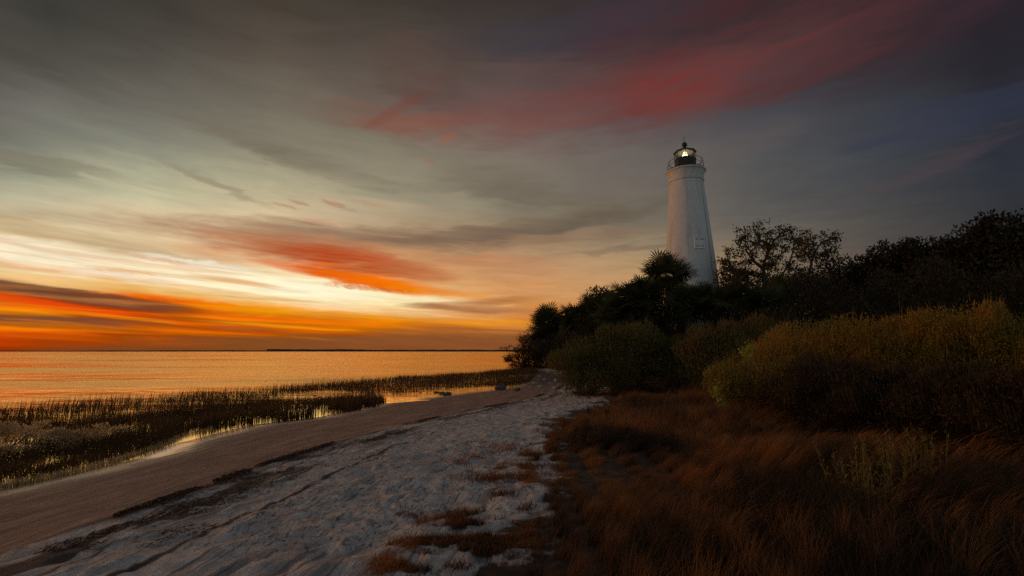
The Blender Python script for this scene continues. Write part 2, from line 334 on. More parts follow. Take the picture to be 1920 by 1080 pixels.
def sdist(x, y, L):
    x = np.asarray(x, float); y = np.asarray(y, float); best = np.full(x.shape, 1e18); sg = np.ones(x.shape); tt = np.zeros(x.shape); acc = 0.
    for i, ((ax, ay), (bx, by)) in enumerate(zip(L, L[1:])):
        dx, dy = bx-ax, by-ay; l = math.hypot(dx, dy)
        t = np.clip(((x-ax)*dx+(y-ay)*dy)/l**2, 0, 1)
        ex, ey = x-ax-t*dx, y-ay-t*dy; d = ex*ex+ey*ey
        cr = -(dx*(y-ay)-dy*(x-ax))
        up = d < best-1e-12; best = np.where(up, d, best); sg = np.where(up, np.sign(cr)+(cr == 0), sg); tt = np.where(up, acc+t*l, tt); acc += l
    return np.sqrt(best)*sg, tt
def terrain(x, y, full=False):
    x = np.asarray(x, float); y = np.asarray(y, float)
    dW, tW = sdist(x, y, Wl); dR, tR = sdist(x, y, Rl); dG, _ = sdist(x, y, Gl)
    dR = np.minimum(dR, dW-.02); dG = np.minimum(dG, dR-.02)
    a = np.clip(dW, 0, None); z1 = .28*a/(a+np.clip(-dR, 0, None)+1e-6)
    b = np.clip(dR, 0, None); z2 = .22*b/(b+np.clip(-dG, 0, None)+1e-6)
    g = np.clip(dG, 0, None); z3 = .10*(1-np.exp(-g/4.))+.004*g
    z = np.where(dW < 0, np.maximum(.035*dW, -.09), 0)+z1+z2+z3
    z = np.where(dW < -9, z-.08*(-dW-9), z); z = np.maximum(z, -3)
    near = np.exp(-np.hypot(x, y)/40)
    z += near*(np.clip(dG, 0, 2)/2*.17*fbm(x, y, .45, 4, 3))
    z += np.clip(dR/.6, 0, 1)*(.05*fbm(x, y, 1.1, 3, 9)+.035*fbm(x+.5*y, y-.5*x, 3.3, 3, 15))*near
    z += .006*np.exp(-((dR-.05)/.12)**2)+.02*fbm(x, y, .8, 2, 20)*np.clip(dW, 0, 1)*near
    px_, py_ = gp(765, 752); u_ = (x-px_)*.94+(y-py_)*.34; v_ = -(x-px_)*.34+(y-py_)*.94
    z -= .10*np.exp(-(u_/1.3)**2-(v_/.32)**2)
    if full: return z, dW, dR, dG, tR
    return z
def ground():
    def axis(lo, hi, step, c, growth):
        p = [c]; s = step
        while p[-1] < hi: p.append(p[-1]+s); s = max(step, (p[-1]-c)*growth)
        q = [c]; s = step
        while q[0] > lo: q.insert(0, q[0]-s); s = max(step, (c-q[0])*growth)
        return np.array(q[:-1]+p)
    xs = axis(-180, 420, .035, 0, .011); ys = axis(-25, 420, .03, 3., .011)
    X, Y = np.meshgrid(xs, ys); nx, ny = len(xs), len(ys)
    z, dW, dR, dG, tR = terrain(X.ravel(), Y.ravel(), True)
    # crisp little relief and footprints in the dry sand
    x, y = X.ravel(), Y.ravel(); dry = np.clip(dR/.3, 0, 1)*np.exp(-np.hypot(x, y)/14)
    z = z+dry*(.05*fbm(x*.8+y*.5, y-.4*x, 5.5, 3, 40)-.03*np.clip(fbm(x, y, 4.2, 2, 44)-.12, 0, 1))
    g = np.random.default_rng(3)
    for (p0, p1, st) in (((-2.6, 2.6), (1.6, 14.), .62), ((-.9, 2.4), (.3, 9.), .66), ((-3.4, 3.4), (-.6, 9.5), .58), ((-1.8, 3.), (2.2, 16.), .7), ((.0, 3.2), (-2.2, 8.), .6)):
        L_ = math.hypot(p1[0]-p0[0], p1[1]-p0[1]); ux, uy = (p1[0]-p0[0])/L_, (p1[1]-p0[1])/L_
        for q in range(int(L_/st)):
            wob = .25*math.sin(q*.35+p0[0]); sd_ = .11*(-1)**q
            cx = p0[0]+ux*q*st-uy*(sd_+wob); cy = p0[1]+uy*q*st+ux*(sd_+wob); a = math.atan2(uy, ux)+g.normal(0, .15)
            near_ = np.nonzero((np.abs(x-cx) < .4) & (np.abs(y-cy) < .4) & (dR > .25) & (dG < .2))[0]
            if len(near_) == 0: continue
            u = (x[near_]-cx)*math.cos(a)+(y[near_]-cy)*math.sin(a); v = -(x[near_]-cx)*math.sin(a)+(y[near_]-cy)*math.cos(a)
            e = (u/.15)**2+(v/.065)**2; z[near_] += -.035*np.exp(-e**1.5)+.014*np.exp(-((np.sqrt(e)-1.45)/.3)**2)
    i = np.arange(nx-1)[None]+nx*np.arange(ny-1)[:, None]; i = i.ravel()
    F = np.stack([i, i+1, i+nx+1, i+nx], 1)
    return mesh_np('ground', np.stack([x, y, z], 1), F, {'dW': dW, 'dR': dR, 'dG': dG, 'tR': tR}, True)
def ground_mat():
    m, n = mat('beach_and_dune_ground')
    A = lambda k: n.new('ShaderNodeAttribute', attribute_name=k).outputs['Fac']
    dW, dR, dG, tR = A('dW'), A('dR'), A('dG'), A('tR')
    g = n.new('ShaderNodeNewGeometry'); P = g.outputs['Position']
    sv = n.xyz(n.m('MULTIPLY', tR, .55), n.m('MULTIPLY', dR, 2.6), 0.)       # runs along the beach
    streak = n.noise(sv, 1.6, 6., .62, .5)
    big = n.noise(P, .7, 4., .6); mid = n.noise(P, 5., 5., .6); fine = n.noise(P, 60., 3., .6)
    wet = n.mix(n.mr(streak, .35, .65), (.14, .072, .056, 1), (.29, .17, .13, 1))
    wet = n.mix(n.m('MULTIPLY', n.mr(n.noise(sv, 3.4, 6., .75, .5), .54, .60), .65), wet, (.055, .03, .022, 1))
    wet = n.mix(n.m('MULTIPLY', n.mr(n.noise(sv, .7, 4., .6, .5), .5, .7), .4), wet, (.36, .22, .17, 1))
    dry = n.mix(n.mr(mid, .3, .7), (.44, .40, .375, 1), (.66, .615, .585, 1))
    dry = n.mix(n.m('MULTIPLY', n.mr(fine, .45, .6), .25), dry, (.25, .22, .22, 1))
    dry = n.mix(n.m('MULTIPLY', n.mr(n.noise(n.xyz(n.m('MULTIPLY', tR, 1.7), n.m('MULTIPLY', dR, 4.), 2.), 1.6, 6., .72, .6), .53, .62), .6), dry, (.16, .14, .14, 1))  # from here, dark mottles: sand debris plus hollow shade painted into the colour
    dry = n.mix(n.m('MULTIPLY', n.mr(n.noise(n.xyz(n.m('MULTIPLY', tR, .9), n.m('MULTIPLY', dR, 1.8), 6.), 8., 4., .7, .4), .55, .63), .75), dry, (.12, .105, .11, 1))
    dry = n.mix(n.m('MULTIPLY', n.mr(n.noise(n.xyz(n.m('MULTIPLY', tR, .8), n.m('MULTIPLY', dR, 1.9), 1.), 17., 4., .7, .3), .56, .62), .75), dry, (.10, .085, .085, 1))
    dry = n.mix(n.m('MULTIPLY', n.mr(n.noise(P, .9, 3., .6, .4), .5, .7), .35), dry, (.20, .185, .20, 1))
    jag = n.m('MULTIPLY', n.m('SUBTRACT', streak, .5), 1.5)
    isdry = n.mr(n.m('ADD', dR, jag), -.1, .25)
    col = n.mix(isdry, wet, dry)
    # wrack lines
    w1 = n.m('MULTIPLY', n.mr(n.m('ABSOLUTE', n.m('ADD', n.m('SUBTRACT', dR, .02), n.m('MULTIPLY', n.m('SUBTRACT', n.noise(sv, .8, 3.), .5), .25))), .12, .03), n.mr(n.noise(sv, 2.0, 6., .72), .44, .52))
    w2 = n.m('MULTIPLY', n.m('MULTIPLY', n.mr(dR, .05, .35), n.mr(dR, 1.5, .5)), n.mr(n.noise(n.xyz(n.m('MULTIPLY', tR, .5), n.m('MULTIPLY', dR, 1.9), 4.), 1.5, 6., .70, .6), .50, .56))
    gap = n.mr(n.noise(n.xyz(n.m('MULTIPLY', tR, .5), n.m('MULTIPLY', dR, .6), 9.), 1.3, 5., .7), .50, .56)
    wob = n.m('MULTIPLY', n.m('SUBTRACT', n.noise(n.xyz(n.m('MULTIPLY', tR, .3), 0., 3.), 1., 5., .6), .5), .8)
    for off, wd_ in ((.42, .07), (.85, .05), (1.5, .06)):
        ln_ = n.m('MULTIPLY', n.mr(n.m('ABSOLUTE', n.m('ADD', n.m('SUBTRACT', dR, off), wob)), wd_, wd_*.3), gap); w2 = n.m('MAXIMUM', w2, ln_)
    wr = n.m('MAXIMUM', w1, w2)
    col = n.mix(n.m('MULTIPLY', wr, .92), col, (.040, .021, .015, 1))
    # soil and litter under the grass
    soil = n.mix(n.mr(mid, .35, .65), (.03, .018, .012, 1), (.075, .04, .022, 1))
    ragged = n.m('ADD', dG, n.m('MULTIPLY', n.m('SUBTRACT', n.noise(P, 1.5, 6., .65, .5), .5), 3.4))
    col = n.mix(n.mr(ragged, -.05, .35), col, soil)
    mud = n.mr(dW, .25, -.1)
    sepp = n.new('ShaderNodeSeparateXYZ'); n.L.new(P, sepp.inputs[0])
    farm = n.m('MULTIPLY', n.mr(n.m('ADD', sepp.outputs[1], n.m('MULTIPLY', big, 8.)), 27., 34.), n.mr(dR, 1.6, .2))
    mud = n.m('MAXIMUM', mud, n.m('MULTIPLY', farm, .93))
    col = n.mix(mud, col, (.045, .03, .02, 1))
    b = n.new('ShaderNodeBsdfPrincipled'); n.put(b.inputs['Base Color'], col)
    wetness = n.mr(n.m('ADD', dW, n.m('MULTIPLY', n.m('SUBTRACT', streak, .5), 1.6)), .15, 1.3)
    ro = n.m('ADD', n.m('MULTIPLY', wetness, .5), .18); ro = n.m('MAXIMUM', ro, n.m('MULTIPLY', isdry, .95))
    n.put(b.inputs['Roughness'], ro)
    b.inputs['Specular IOR Level'].default_value = .4
    h = n.m('ADD', n.m('MULTIPLY', n.noise(P, 7., 6., .7), 1.2), n.m('MULTIPLY', fine, .12))
    h = n.m('ADD', h, n.m('MULTIPLY', wr, .25))
    bp = n.new('ShaderNodeBump'); bp.inputs['Distance'].default_value = .08
    n.put(bp.inputs['Strength'], n.m('ADD', n.m('MULTIPLY', isdry, .6), n.m('ADD', n.m('MULTIPLY', n.mr(dW, .3, 1.4), .30), .03))); n.L.new(h, bp.inputs['Height']); n.L.new(bp.outputs[0], b.inputs['Normal'])
    n.put(b.inputs['Coat Weight'], n.m('MULTIPLY', n.mr(n.m('ADD', dW, n.m('MULTIPLY', n.m('SUBTRACT', streak, .5), 1.4)), .75, .1), n.mr(dW, -.05, .0))); b.inputs['Coat Roughness'].default_value = .12; b.inputs['Coat IOR'].default_value = 2.0
    finish(n, b.outputs[0]); return m
tag(obj('ground', ground(), ground_mat()), 'sandy beach rising from wet brown sand to pale dry sand and dune soil', None, None, 'structure')
# ------------------------------------------------------------------ water
def water():
    s = [-20000, -4000, -1000, -300, -100, -40, 0, 40, 100, 300, 1000, 4000, 20000]
    ys = [-1000, -300, -60, 0, 30, 60, 120, 300, 1000, 4000, 14000, 26000]
    X, Y = np.meshgrid(s, ys); nx, ny = len(s), len(ys)
    i = (np.arange(nx-1)[None]+nx*np.arange(ny-1)[:, None]).ravel()
    me = mesh_np('water', np.stack([X.ravel(), Y.ravel(), np.zeros(X.size)], 1), np.stack([i, i+1, i+nx+1, i+nx], 1))
    m, n = mat('dusk_bay_water'); g = n.new('ShaderNodeNewGeometry'); P = g.outputs['Position']
    sp = n.new('ShaderNodeSeparateXYZ'); n.L.new(P, sp.inputs[0])
    ln = n.new('ShaderNodeVectorMath', operation='LENGTH'); n.L.new(P, ln.inputs[0]); dist = ln.outputs['Value']
    v = n.xyz(n.m('MULTIPLY', sp.outputs[0], .45), sp.outputs[1], 0.)
    h = n.m('ADD', n.m('MULTIPLY', n.noise(v, .9, 4., .6, .4), 1.), n.m('MULTIPLY', n.noise(v, 4.5, 3., .55, .3), .22))
    h = n.m('ADD', h, n.m('MULTIPLY', n.noise(v, .22, 3., .5), 4.))
    open_ = n.mr(dist, 17., 30.)
    slick = n.mr(n.noise(n.xyz(n.m('MULTIPLY', sp.outputs[0], .012), n.m('MULTIPLY', sp.outputs[1], .06), 2.), 1., 5., .65, .8), .36, .64, .35, 1.8)
    bp = n.new('ShaderNodeBump'); bp.inputs['Distance'].default_value = .32
    n.put(bp.inputs['Strength'], n.m('ADD', n.m('MULTIPLY', n.m('MULTIPLY', open_, slick), .26), .03)); n.L.new(h, bp.inputs['Height'])
    gl = n.new('ShaderNodeBsdfGlossy'); gl.inputs[0].default_value = (1., .73, .33, 1); n.put(gl.inputs['Roughness'], n.m('ADD', n.m('MULTIPLY', n.m('MULTIPLY', open_, slick), .12), .03)); n.L.new(bp.outputs[0], gl.inputs['Normal'])  # orange gloss tint paints a warmer sunset reflection than the sky gives
    df = n.new('ShaderNodeBsdfDiffuse'); df.inputs[0].default_value = (.10, .05, .02, 1)
    fr = n.new('ShaderNodeFresnel'); fr.inputs['IOR'].default_value = 1.6; n.L.new(bp.outputs[0], fr.inputs['Normal'])
    mx = n.new('ShaderNodeMixShader'); n.put(mx.inputs[0], n.m('ADD', n.m('MULTIPLY', fr.outputs[0], .6), .62, clamp=True)); n.L.new(df.outputs[0], mx.inputs[1]); n.L.new(gl.outputs[0], mx.inputs[2]); finish(n, mx.outputs[0])
    tag(obj('water', me, m), 'calm bay water mirroring the sunset, its reflection tinted orange', None, None, 'structure')
water()
# far shore: a low wooded coast on the horizon
def far_shore():
    D = 6500.; xs = np.linspace(-9000, 900, 500); top = 13+12*np.clip(fbm(xs/900, xs*0, 1., 5, 5)+.35, 0, 1)+3*vn(xs/60, xs*0, 1., 8)
    top *= np.where(xs > -3300, 1.6, .8)
    V = []; 
    for yy, k in ((0, 0.), (10, 1.), (160, .9), (200, 0.)):
        V.append(np.stack([xs, D+yy+0*xs, top*k-(.5 if k == 0 else 0)], 1))
    n = len(xs); F = []
    for r in range(3):
        i = np.arange(n-1)+r*n; F.append(np.stack([i, i+1, i+n+1, i+n], 1))
    tag(obj('far_shore', mesh_np('far_shore', np.concatenate(V), np.concatenate(F)), plain('far_wooded_shore', (.03, .028, .026), .9, noise=.3, nscale=.01)), 'dark low wooded shore on the horizon across the bay', None, None, 'structure')
far_shore()
def channel_marker():
    D = 1500.; x = xat(438, D); t = thing('channel_marker', 'tiny dark channel marker pile standing in the water on the horizon', 'channel marker', (x, D, 0))
    a = MB(); a.tube([(0, 0, -1), (0, 0, 6.4)], [.6, .5], 8); a.build('pile', M['iron'], t)
    a = MB(); a.box((0, -.6, 6.6), (1.1, .08, 1.1)); a.build('dayboard', M['iron'], t)
    a = MB(); a.lathe([(.01, 9.), (.3, 8.9), (.35, 7.9), (.5, 7.7), (.5, 7.5), (.01, 7.5)], 10); a.build('lamp_housing', M['iron'], t)
channel_marker()
# ------------------------------------------------------------------ lighthouse
def lighthouse():
    Y = 55.; X = xat(1299.5, Y, 600); gz = float(terrain(X, Y))
    fw = np.array([0, CP, SP])
    def zof(py):        # world height of the axis at picture row py
        d = ray(1290, py); return EYE + d[2]/d[1]*Y
    def rof(hw, py):    # radius from a measured half-width
        z = zof(py)-EYE; depth = Y*CP+z*SP; return hw*depth/FPX
    T = thing('lighthouse', 'tall tapering white brick lighthouse with a lit black lantern room, rising behind the palms', 'lighthouse', (X, Y, gz))
    Z = lambda py: zof(py)-gz
    # white painted brick
    m, n = mat('white_painted_brick'); tc = n.new('ShaderNodeTexCoord'); sp = n.new('ShaderNodeSeparateXYZ'); n.L.new(tc.outputs['Object'], sp.inputs[0])
    ang = n.m('MULTIPLY', n.m('ARCTAN2', sp.outputs[1], sp.outputs[0]), 2.6)
    br = n.new('ShaderNodeTexBrick'); n.L.new(n.xyz(ang, sp.outputs[2], 0.), br.inputs['Vector']); br.inputs['Scale'].default_value = 3.2
    br.inputs['Color1'].default_value = (.60, .61, .62, 1); br.inputs['Color2'].default_value = (.52, .53, .55, 1); br.inputs['Mortar'].default_value = (.47, .48, .49, 1)
    br.inputs['Mortar Size'].default_value = .03
    st = n.noise(n.xyz(n.m('MULTIPLY', ang, 1.4), n.m('MULTIPLY', sp.outputs[2], .25), 0.), 1.2, 6., .65)
    col = n.mix(n.m('MULTIPLY', n.mr(st, .48, .66), .45), br.outputs[0], (.33, .30, .26, 1))
    b = n.new('ShaderNodeBsdfPrincipled'); n.L.new(col, b.inputs['Base Color']); b.inputs['Roughness'].default_value = .75
    bp = n.new('ShaderNodeBump'); bp.inputs['Strength'].default_value = .2; bp.inputs['Distance'].default_value = .02
    n.L.new(br.outputs['Fac'], bp.inputs['Height']); bp.invert = True; n.L.new(bp.outputs[0], b.inputs['Normal']); finish(n, b.outputs[0])
    r343, r523 = rof(30., 345), rof(47., 523); z343, z523 = Z(343), Z(523)
    sl = (r523-r343)/(z343-z523); rr = lambda z: r343+(z343-z)*sl
    s = MB(); zs = np.linspace(-.5, z343, 24); s.lathe([(rr(z), z) for z in zs], 72); s.build('tower_shaft', m, T, True)
    # cornice: ring moulding then a flaring neck
    c = MB(); zt = Z(322); q = z343
    c.lathe([(r343-.01, q-.02), (r343+.09, q), (r343+.09, q+.10), (r343+.01, q+.14)], 72); c.build('string_course', m, T, True)
    c = MB(); hgt = zt-q-.14; R1 = rof(35.5, 325)
    c.lathe([(r343+.0, q+.13)]+[(r343+.02+(R1-r343-.10)*(t**2.), q+.14+hgt*.86*t) for t in np.linspace(0, 1, 9)]+[(R1-.02, q+.14+hgt*.88), (R1, q+.14+hgt*.9), (R1, zt), (R1-.3, zt+.02), (.2, zt+.02)], 72)
    cm = c.build('cornice', m, T, True)
    d = MB(); d.lathe([(.1, zt+.022), (R1-.10, zt+.022), (R1-.06, zt+.04), (R1-.08, zt+.12), (.1, zt+.14)], 72); d.build('gallery_deck', M['iron'], T)
    zd = zt+.14
    # lantern: ten-sided, black parapet wall, glazing, conical roof
    rl = rof(19., 300); K = 8; zw = Z(301.5)+.12; ze = Z(287); ro = math.pi/8+.1
    w = MB(); w.lathe([(rl, zd-.02), (rl, zw-.07), (rl+.06, zw-.06), (rl+.06, zw), (rl-.12, zw), (rl-.12, zd)], K, rot=ro); w.build('lantern_wall', M['iron'], T)
    gm, gn = mat('lantern_glass'); gb = gn.new('ShaderNodeBsdfGlossy'); gb.inputs['Roughness'].default_value = .03; gb.inputs[0].default_value = (.9, .85, .7, 1)
    tr = gn.new('ShaderNodeBsdfTransparent'); tr.inputs[0].default_value = (.97, .95, .85, 1)
    lw = gn.new('ShaderNodeLayerWeight'); lw.inputs[0].default_value = .35
    mx = gn.new('ShaderNodeMixShader'); gn.put(mx.inputs[0], gn.m('ADD', gn.m('MULTIPLY', lw.outputs['Fresnel'], .25), .05)); gn.L.new(tr.outputs[0], mx.inputs[1]); gn.L.new(gb.outputs[0], mx.inputs[2]); finish(gn, mx.outputs[0])
    g = MB(); g.lathe([(rl-.04, zw), (rl-.04, ze)], K, rot=ro); g.build('glazing', gm, T)
    f = MB()
    for i in range(K):
        a = ro+i*2*math.pi/K; p = (rl*math.cos(a), rl*math.sin(a)); f.tube([(p[0], p[1], zw-.05), (p[0], p[1], ze+.02)], .03, 5)
        a2 = ro+(i+.5)*2*math.pi/K; q2 = rl*math.cos(math.pi/K); f.tube([(q2*math.cos(a2), q2*math.sin(a2), zw-.05), (q2*math.cos(a2), q2*math.sin(a2), ze+.02)],   .012, 4)
    f.build('mullions', M['iron'], T)
    cl = MB(); cl.lathe([(rl-.1, ze-.01), (.3, ze+.12), (.02, ze+.12)], K, rot=ro); cl.build('lantern_ceiling', M['cream'], T)
    # optic
    lm, ln_ = mat('lit_lens'); em = ln_.new('ShaderNodeEmission'); em.inputs[0].default_value = (1, .92, .72, 1); em.inputs[1].default_value = 3.5; finish(ln_, em.outputs[0])
    fm, fn = mat('lens_prisms'); pb = fn.new('ShaderNodeBsdfPrincipled'); pb.inputs['Base Color'].default_value = (.75, .7, .5, 1); pb.inputs['Roughness'].default_value = .1; pb.inputs['Metallic'].default_value = .7
    pb.inputs['Emission Color'].default_value = (1, .8, .45, 1); pb.inputs['Emission Strength'].default_value = .35; finish(fn, pb.outputs[0])
    zl = (zw+ze)/2-.02
    o = MB(); o.lathe([(.02, zl-.33), (.22, zl-.3), (.34, zl-.14), (.36, zl), (.28, zl+.18), (.14, zl+.32), (.02, zl+.34)], 16); lens = o.build('lamp_lens', lm, T, True)
    for zz, r_ in ((-.42, .34), (-.5, .40), (.42, .30), (.5, .24)):
        o = MB(); o.lathe([(r_-.05, zl+zz-.03), (r_+.02, zl+zz), (r_-.05, zl+zz+.03)], 20); o.build('prism_ring', fm, lens)
    o = MB(); o.lathe([(.30, zd), (.26, zl-.55), (.42, zl-.53), (.42, zl-.5), (.02, zl-.5)], 12); o.build('lens_pedestal', M['iron'], T)
    # roof
    za = Z(278); rf = MB(); re = rof(20.5, 287)
    rf.lathe([(rl-.1, ze-.02), (re, ze), (re+.02, ze+.10), (re-.12, ze+.16), (re*.62, ze+(za-ze)*.55), (re*.28, ze+(za-ze)*.95), (.16, za+.05), (.14, za+.32)], K, rot=ro); roof = rf.build('roof', M['iron'], T)
    zb = Z(271.5); bl = MB(); bl.lathe([(.10, zb-.42), (.2, zb-.36), (.2, zb-.3)]+[(.02+.30*math.sin(t), zb-.30*math.cos(t)) for t in np.linspace(.5, math.pi-.01, 9)], 16); bl.build('vent_ball', M['iron'], roof, True)
    rd = MB(); rd.tube([(0, 0, zb+.2), (0, 0, Z(253))], [.035, .02], 6); rd.build('lightning_rod', M['iron'], roof)
    # railing: bowed stanchions with two rings
    rg = MB(); ra = rof(30.5, 312)
    def ring(r, z, t): rg.tube([(r*math.cos(a), r*math.sin(a), z) for a in np.linspace(0, 2*math.pi, 49)[:-1]], t, 5, True)
    ring(ra, zd+1.08, .028); ring(ra+.06, zd+.55, .02)
    for i in range(12):
        a = i*2*math.pi/12+.17; P = [((ra+.02+o_)*math.cos(a), (ra+.02+o_)*math.sin(a), zd+h_) for o_, h_ in ((-.02, 0), (-.16, .12), (.05, .4), (.10, .7), (.0, 1.08))]
        rg.tube(P, .022, 5)
    rg.build('gallery_railing', M['iron'], T)
    # shutter window facing the beach: placed on the side of the shaft
    def on_face(px, py):
        d = ray(px, py); x0, y0 = -X, -Y; 
        best = None
        for t in np.linspace(.02, .08, 3000):
            x, y, z = d[0]*t-X, d[1]*t-Y, EYE+d[2]*t-gz
            if math.hypot(x, y) <= rr(z): return math.atan2(y, x), z
    a, z = on_face(1311, 455); r_ = rr(z); rz = a-math.pi/2
    hw, hh = .50, .62
    tan = np.array([-math.sin(a), math.cos(a), 0]); nrm = np.array([math.cos(a), math.sin(a), 0])
    wn = MB(); ctr = nrm*(r_+.01)
    wn.box(ctr+np.array([0, 0, z+hh]), (hw+.08, .09, .05), rz); wn.box(ctr+np.array([0, 0, z-hh]), (hw+.08, .12, .05), rz)
    for sgn in (-1, 1): wn.box(ctr+tan*sgn*(hw+.03)+np.array([0, 0, z]), (.04, .07, hh-.05), rz)
    wf = wn.build('shutter_frame', M['shutter'], T)
    for sgn in (-1, 1):
        sh = MB(); sh.box(ctr+tan*sgn*(hw/2)+np.array([0, 0, z]), (hw/2-.012, .045, hh-.053), rz)
        so = sh.build('shutter', M['shutter'], T)
        for zz in (-.38, .38):
            h_ = MB(); h_.box(ctr+tan*sgn*(hw-.17)+nrm*.05+np.array([0, 0, z+zz]), (.18, .012, .035), rz); h_.build('strap_hinge', M['iron'], so)
    # conductor cable down the shaft
    a0, z0 = on_face(1315, 346); a1, z1 = on_face(1337, 520); cb = MB()
    zz = np.linspace(z343-.05, 0, 30); aa = a0+(a1-a0)*(z343-zz)/(z343-z1)
    cb.tube([((rr(z)+.02)*math.cos(a), (rr(z)+.02)*math.sin(a), z) for z, a in zip(zz, aa)], .014, 5); cb.build('conductor_cable', M['iron'], T)
M['cream'] = plain('cream_paint', (.36, .33, .26), .6)
M['shutter'] = plain('pale_shutter', (.62, .62, .62), .6, noise=.08)
lighthouse()
# ------------------------------------------------------------------ vegetation generators
def leaves(P, D, L, Wd, rnd):
    """rhombic leaves at P pointing along D"""
    n = len(P); D = D/(np.linalg.norm(D, axis=1)[:, None]+1e-9)
    S = np.cross(D, rng.normal(size=(n, 3))); S /= np.linalg.norm(S, axis=1)[:, None]+1e-9
    L = np.broadcast_to(L, (n,))[:, None]; Wd = np.broadcast_to(Wd, (n,))[:, None]
    V = np.stack([P, P+D*L*.5+S*Wd*.5, P+D*L, P+D*L*.5-S*Wd*.5], 1).reshape(-1, 3)
    F = np.arange(4*n).reshape(n, 4); return V, F, np.repeat(rnd, 4)
def sphere_pts(n):
    v = rng.normal(size=(n, 3)); return v/np.linalg.norm(v, axis=1)[:, None]
def crown_points(n, hw, hd, z0, z1, lumps, lr=.34, fill=.25, taper=1.):
    """points in lumpy crown between z0 and z1"""
    H = z1-z0; c = []
    while len(c) < lumps:
        p = rng.uniform(-1, 1, 3)
        if p@p < 1: c.append(p)
    c = np.array(c); c /= np.maximum(1e-6, np.linalg.norm(c, axis=1))[:, None]; c *= rng.uniform(.45, .80, lumps)[:, None]
    rad = lr*rng.uniform(.7, 1.2, lumps)
    k = rng.integers(0, lumps, n); s = sphere_pts(n)*(rng.random(n)**.28)[:, None]
    q = c[k]+s*rad[k][:, None]*np.array([1, 1, .8])
    m = rng.random(n) < fill; q[m] = (sphere_pts(n)*(rng.random(n)**.4)[:, None]*.8)[m]
    for ax_ in range(3): q[:, ax_] /= np.percentile(np.abs(q[:, ax_]), 98.)
    out = q/np.maximum(.3, np.linalg.norm(q, axis=1))[:, None]
    P = np.stack([q[:, 0]*hw, q[:, 1]*hd, z0+H*(q[:, 2]*.5+.5)], 1); return P, out, rng.random(lumps)[k]
def blades(base, L, wd, lean, bend, segs=3, face=None):
    """ribbons: base Nx3, length, width, lean angle dir, bend 0..1.5"""
    n = len(base); s = np.linspace(0, 1, segs+1)
    la = lean; ld = np.stack([np.cos(la), np.sin(la), np.zeros(n)], 1)
    fa = rng.uniform(0, math.pi, n) if face is None else face
    side = np.stack([np.cos(fa), np.sin(fa), np.zeros(n)], 1)
    V = np.empty((n, segs+1, 2, 3)); H = np.zeros((n, segs+1, 2))
    pos = base.copy()
    for i, t in enumerate(s):
        if i:
            th = bend*(t-.5/segs)                     # angle from vertical
            pos = pos+(np.cos(th)[:, None]*np.array([0, 0, 1.])+np.sin(th)[:, None]*ld)*(L/segs)[:, None]
        w = (wd*(1-t)**.7+.0006)[:, None]*.5
        V[:, i, 0] = pos-side*w; V[:, i, 1] = pos+side*w; H[:, i] = t
    k = (segs+1)*2; b = (np.arange(n)*k)[:, None]; F = []
    for i in range(segs): F.append(b+np.array([2*i, 2*i+1, 2*i+3, 2*i+2])[None])
    F = np.stack(F, 1).reshape(-1, 4); return V.reshape(-1, 3), F, k
def grass_obj(name, base, L, wd, lean, bend, segs, mt, rnd=None, face=None):
    V, F, k = blades(base, L, wd, lean, bend, segs, face)
    r = rng.random(len(base)) if rnd is None else rnd
    return obj(name, mesh_np(name, V, F, {'rnd': np.repeat(r, k)}), mt)
def pip(px, py, poly):
    inside = np.zeros(len(px), bool); n = len(poly)
    for i in range(n):
        x1, y1 = poly[i]; x2, y2 = poly[(i+1) % n]
        c = ((y1 > py) != (y2 > py)) & (px < (x2-x1)*(py-y1)/(y2-y1+1e-12)+x1); inside ^= c
    return inside
def scatter(poly, n, clump=None, thr=0., o=0):
    P = np.array(poly); lo, hi = P.min(0), P.max(0); out = []
    cnt = 0
    while cnt < n:
        q = rng.uniform(lo, hi, (n*3, 2)); q = q[pip(q[:, 0], q[:, 1], poly)]
        if clump: q = q[fbm(q[:, 0], q[:, 1], clump, 3, o)+rng.normal(0, .05, len(q)) > thr]
        out.append(q); cnt += len(q)
        if len(q) == 0: break
    return np.concatenate(out)[:n]
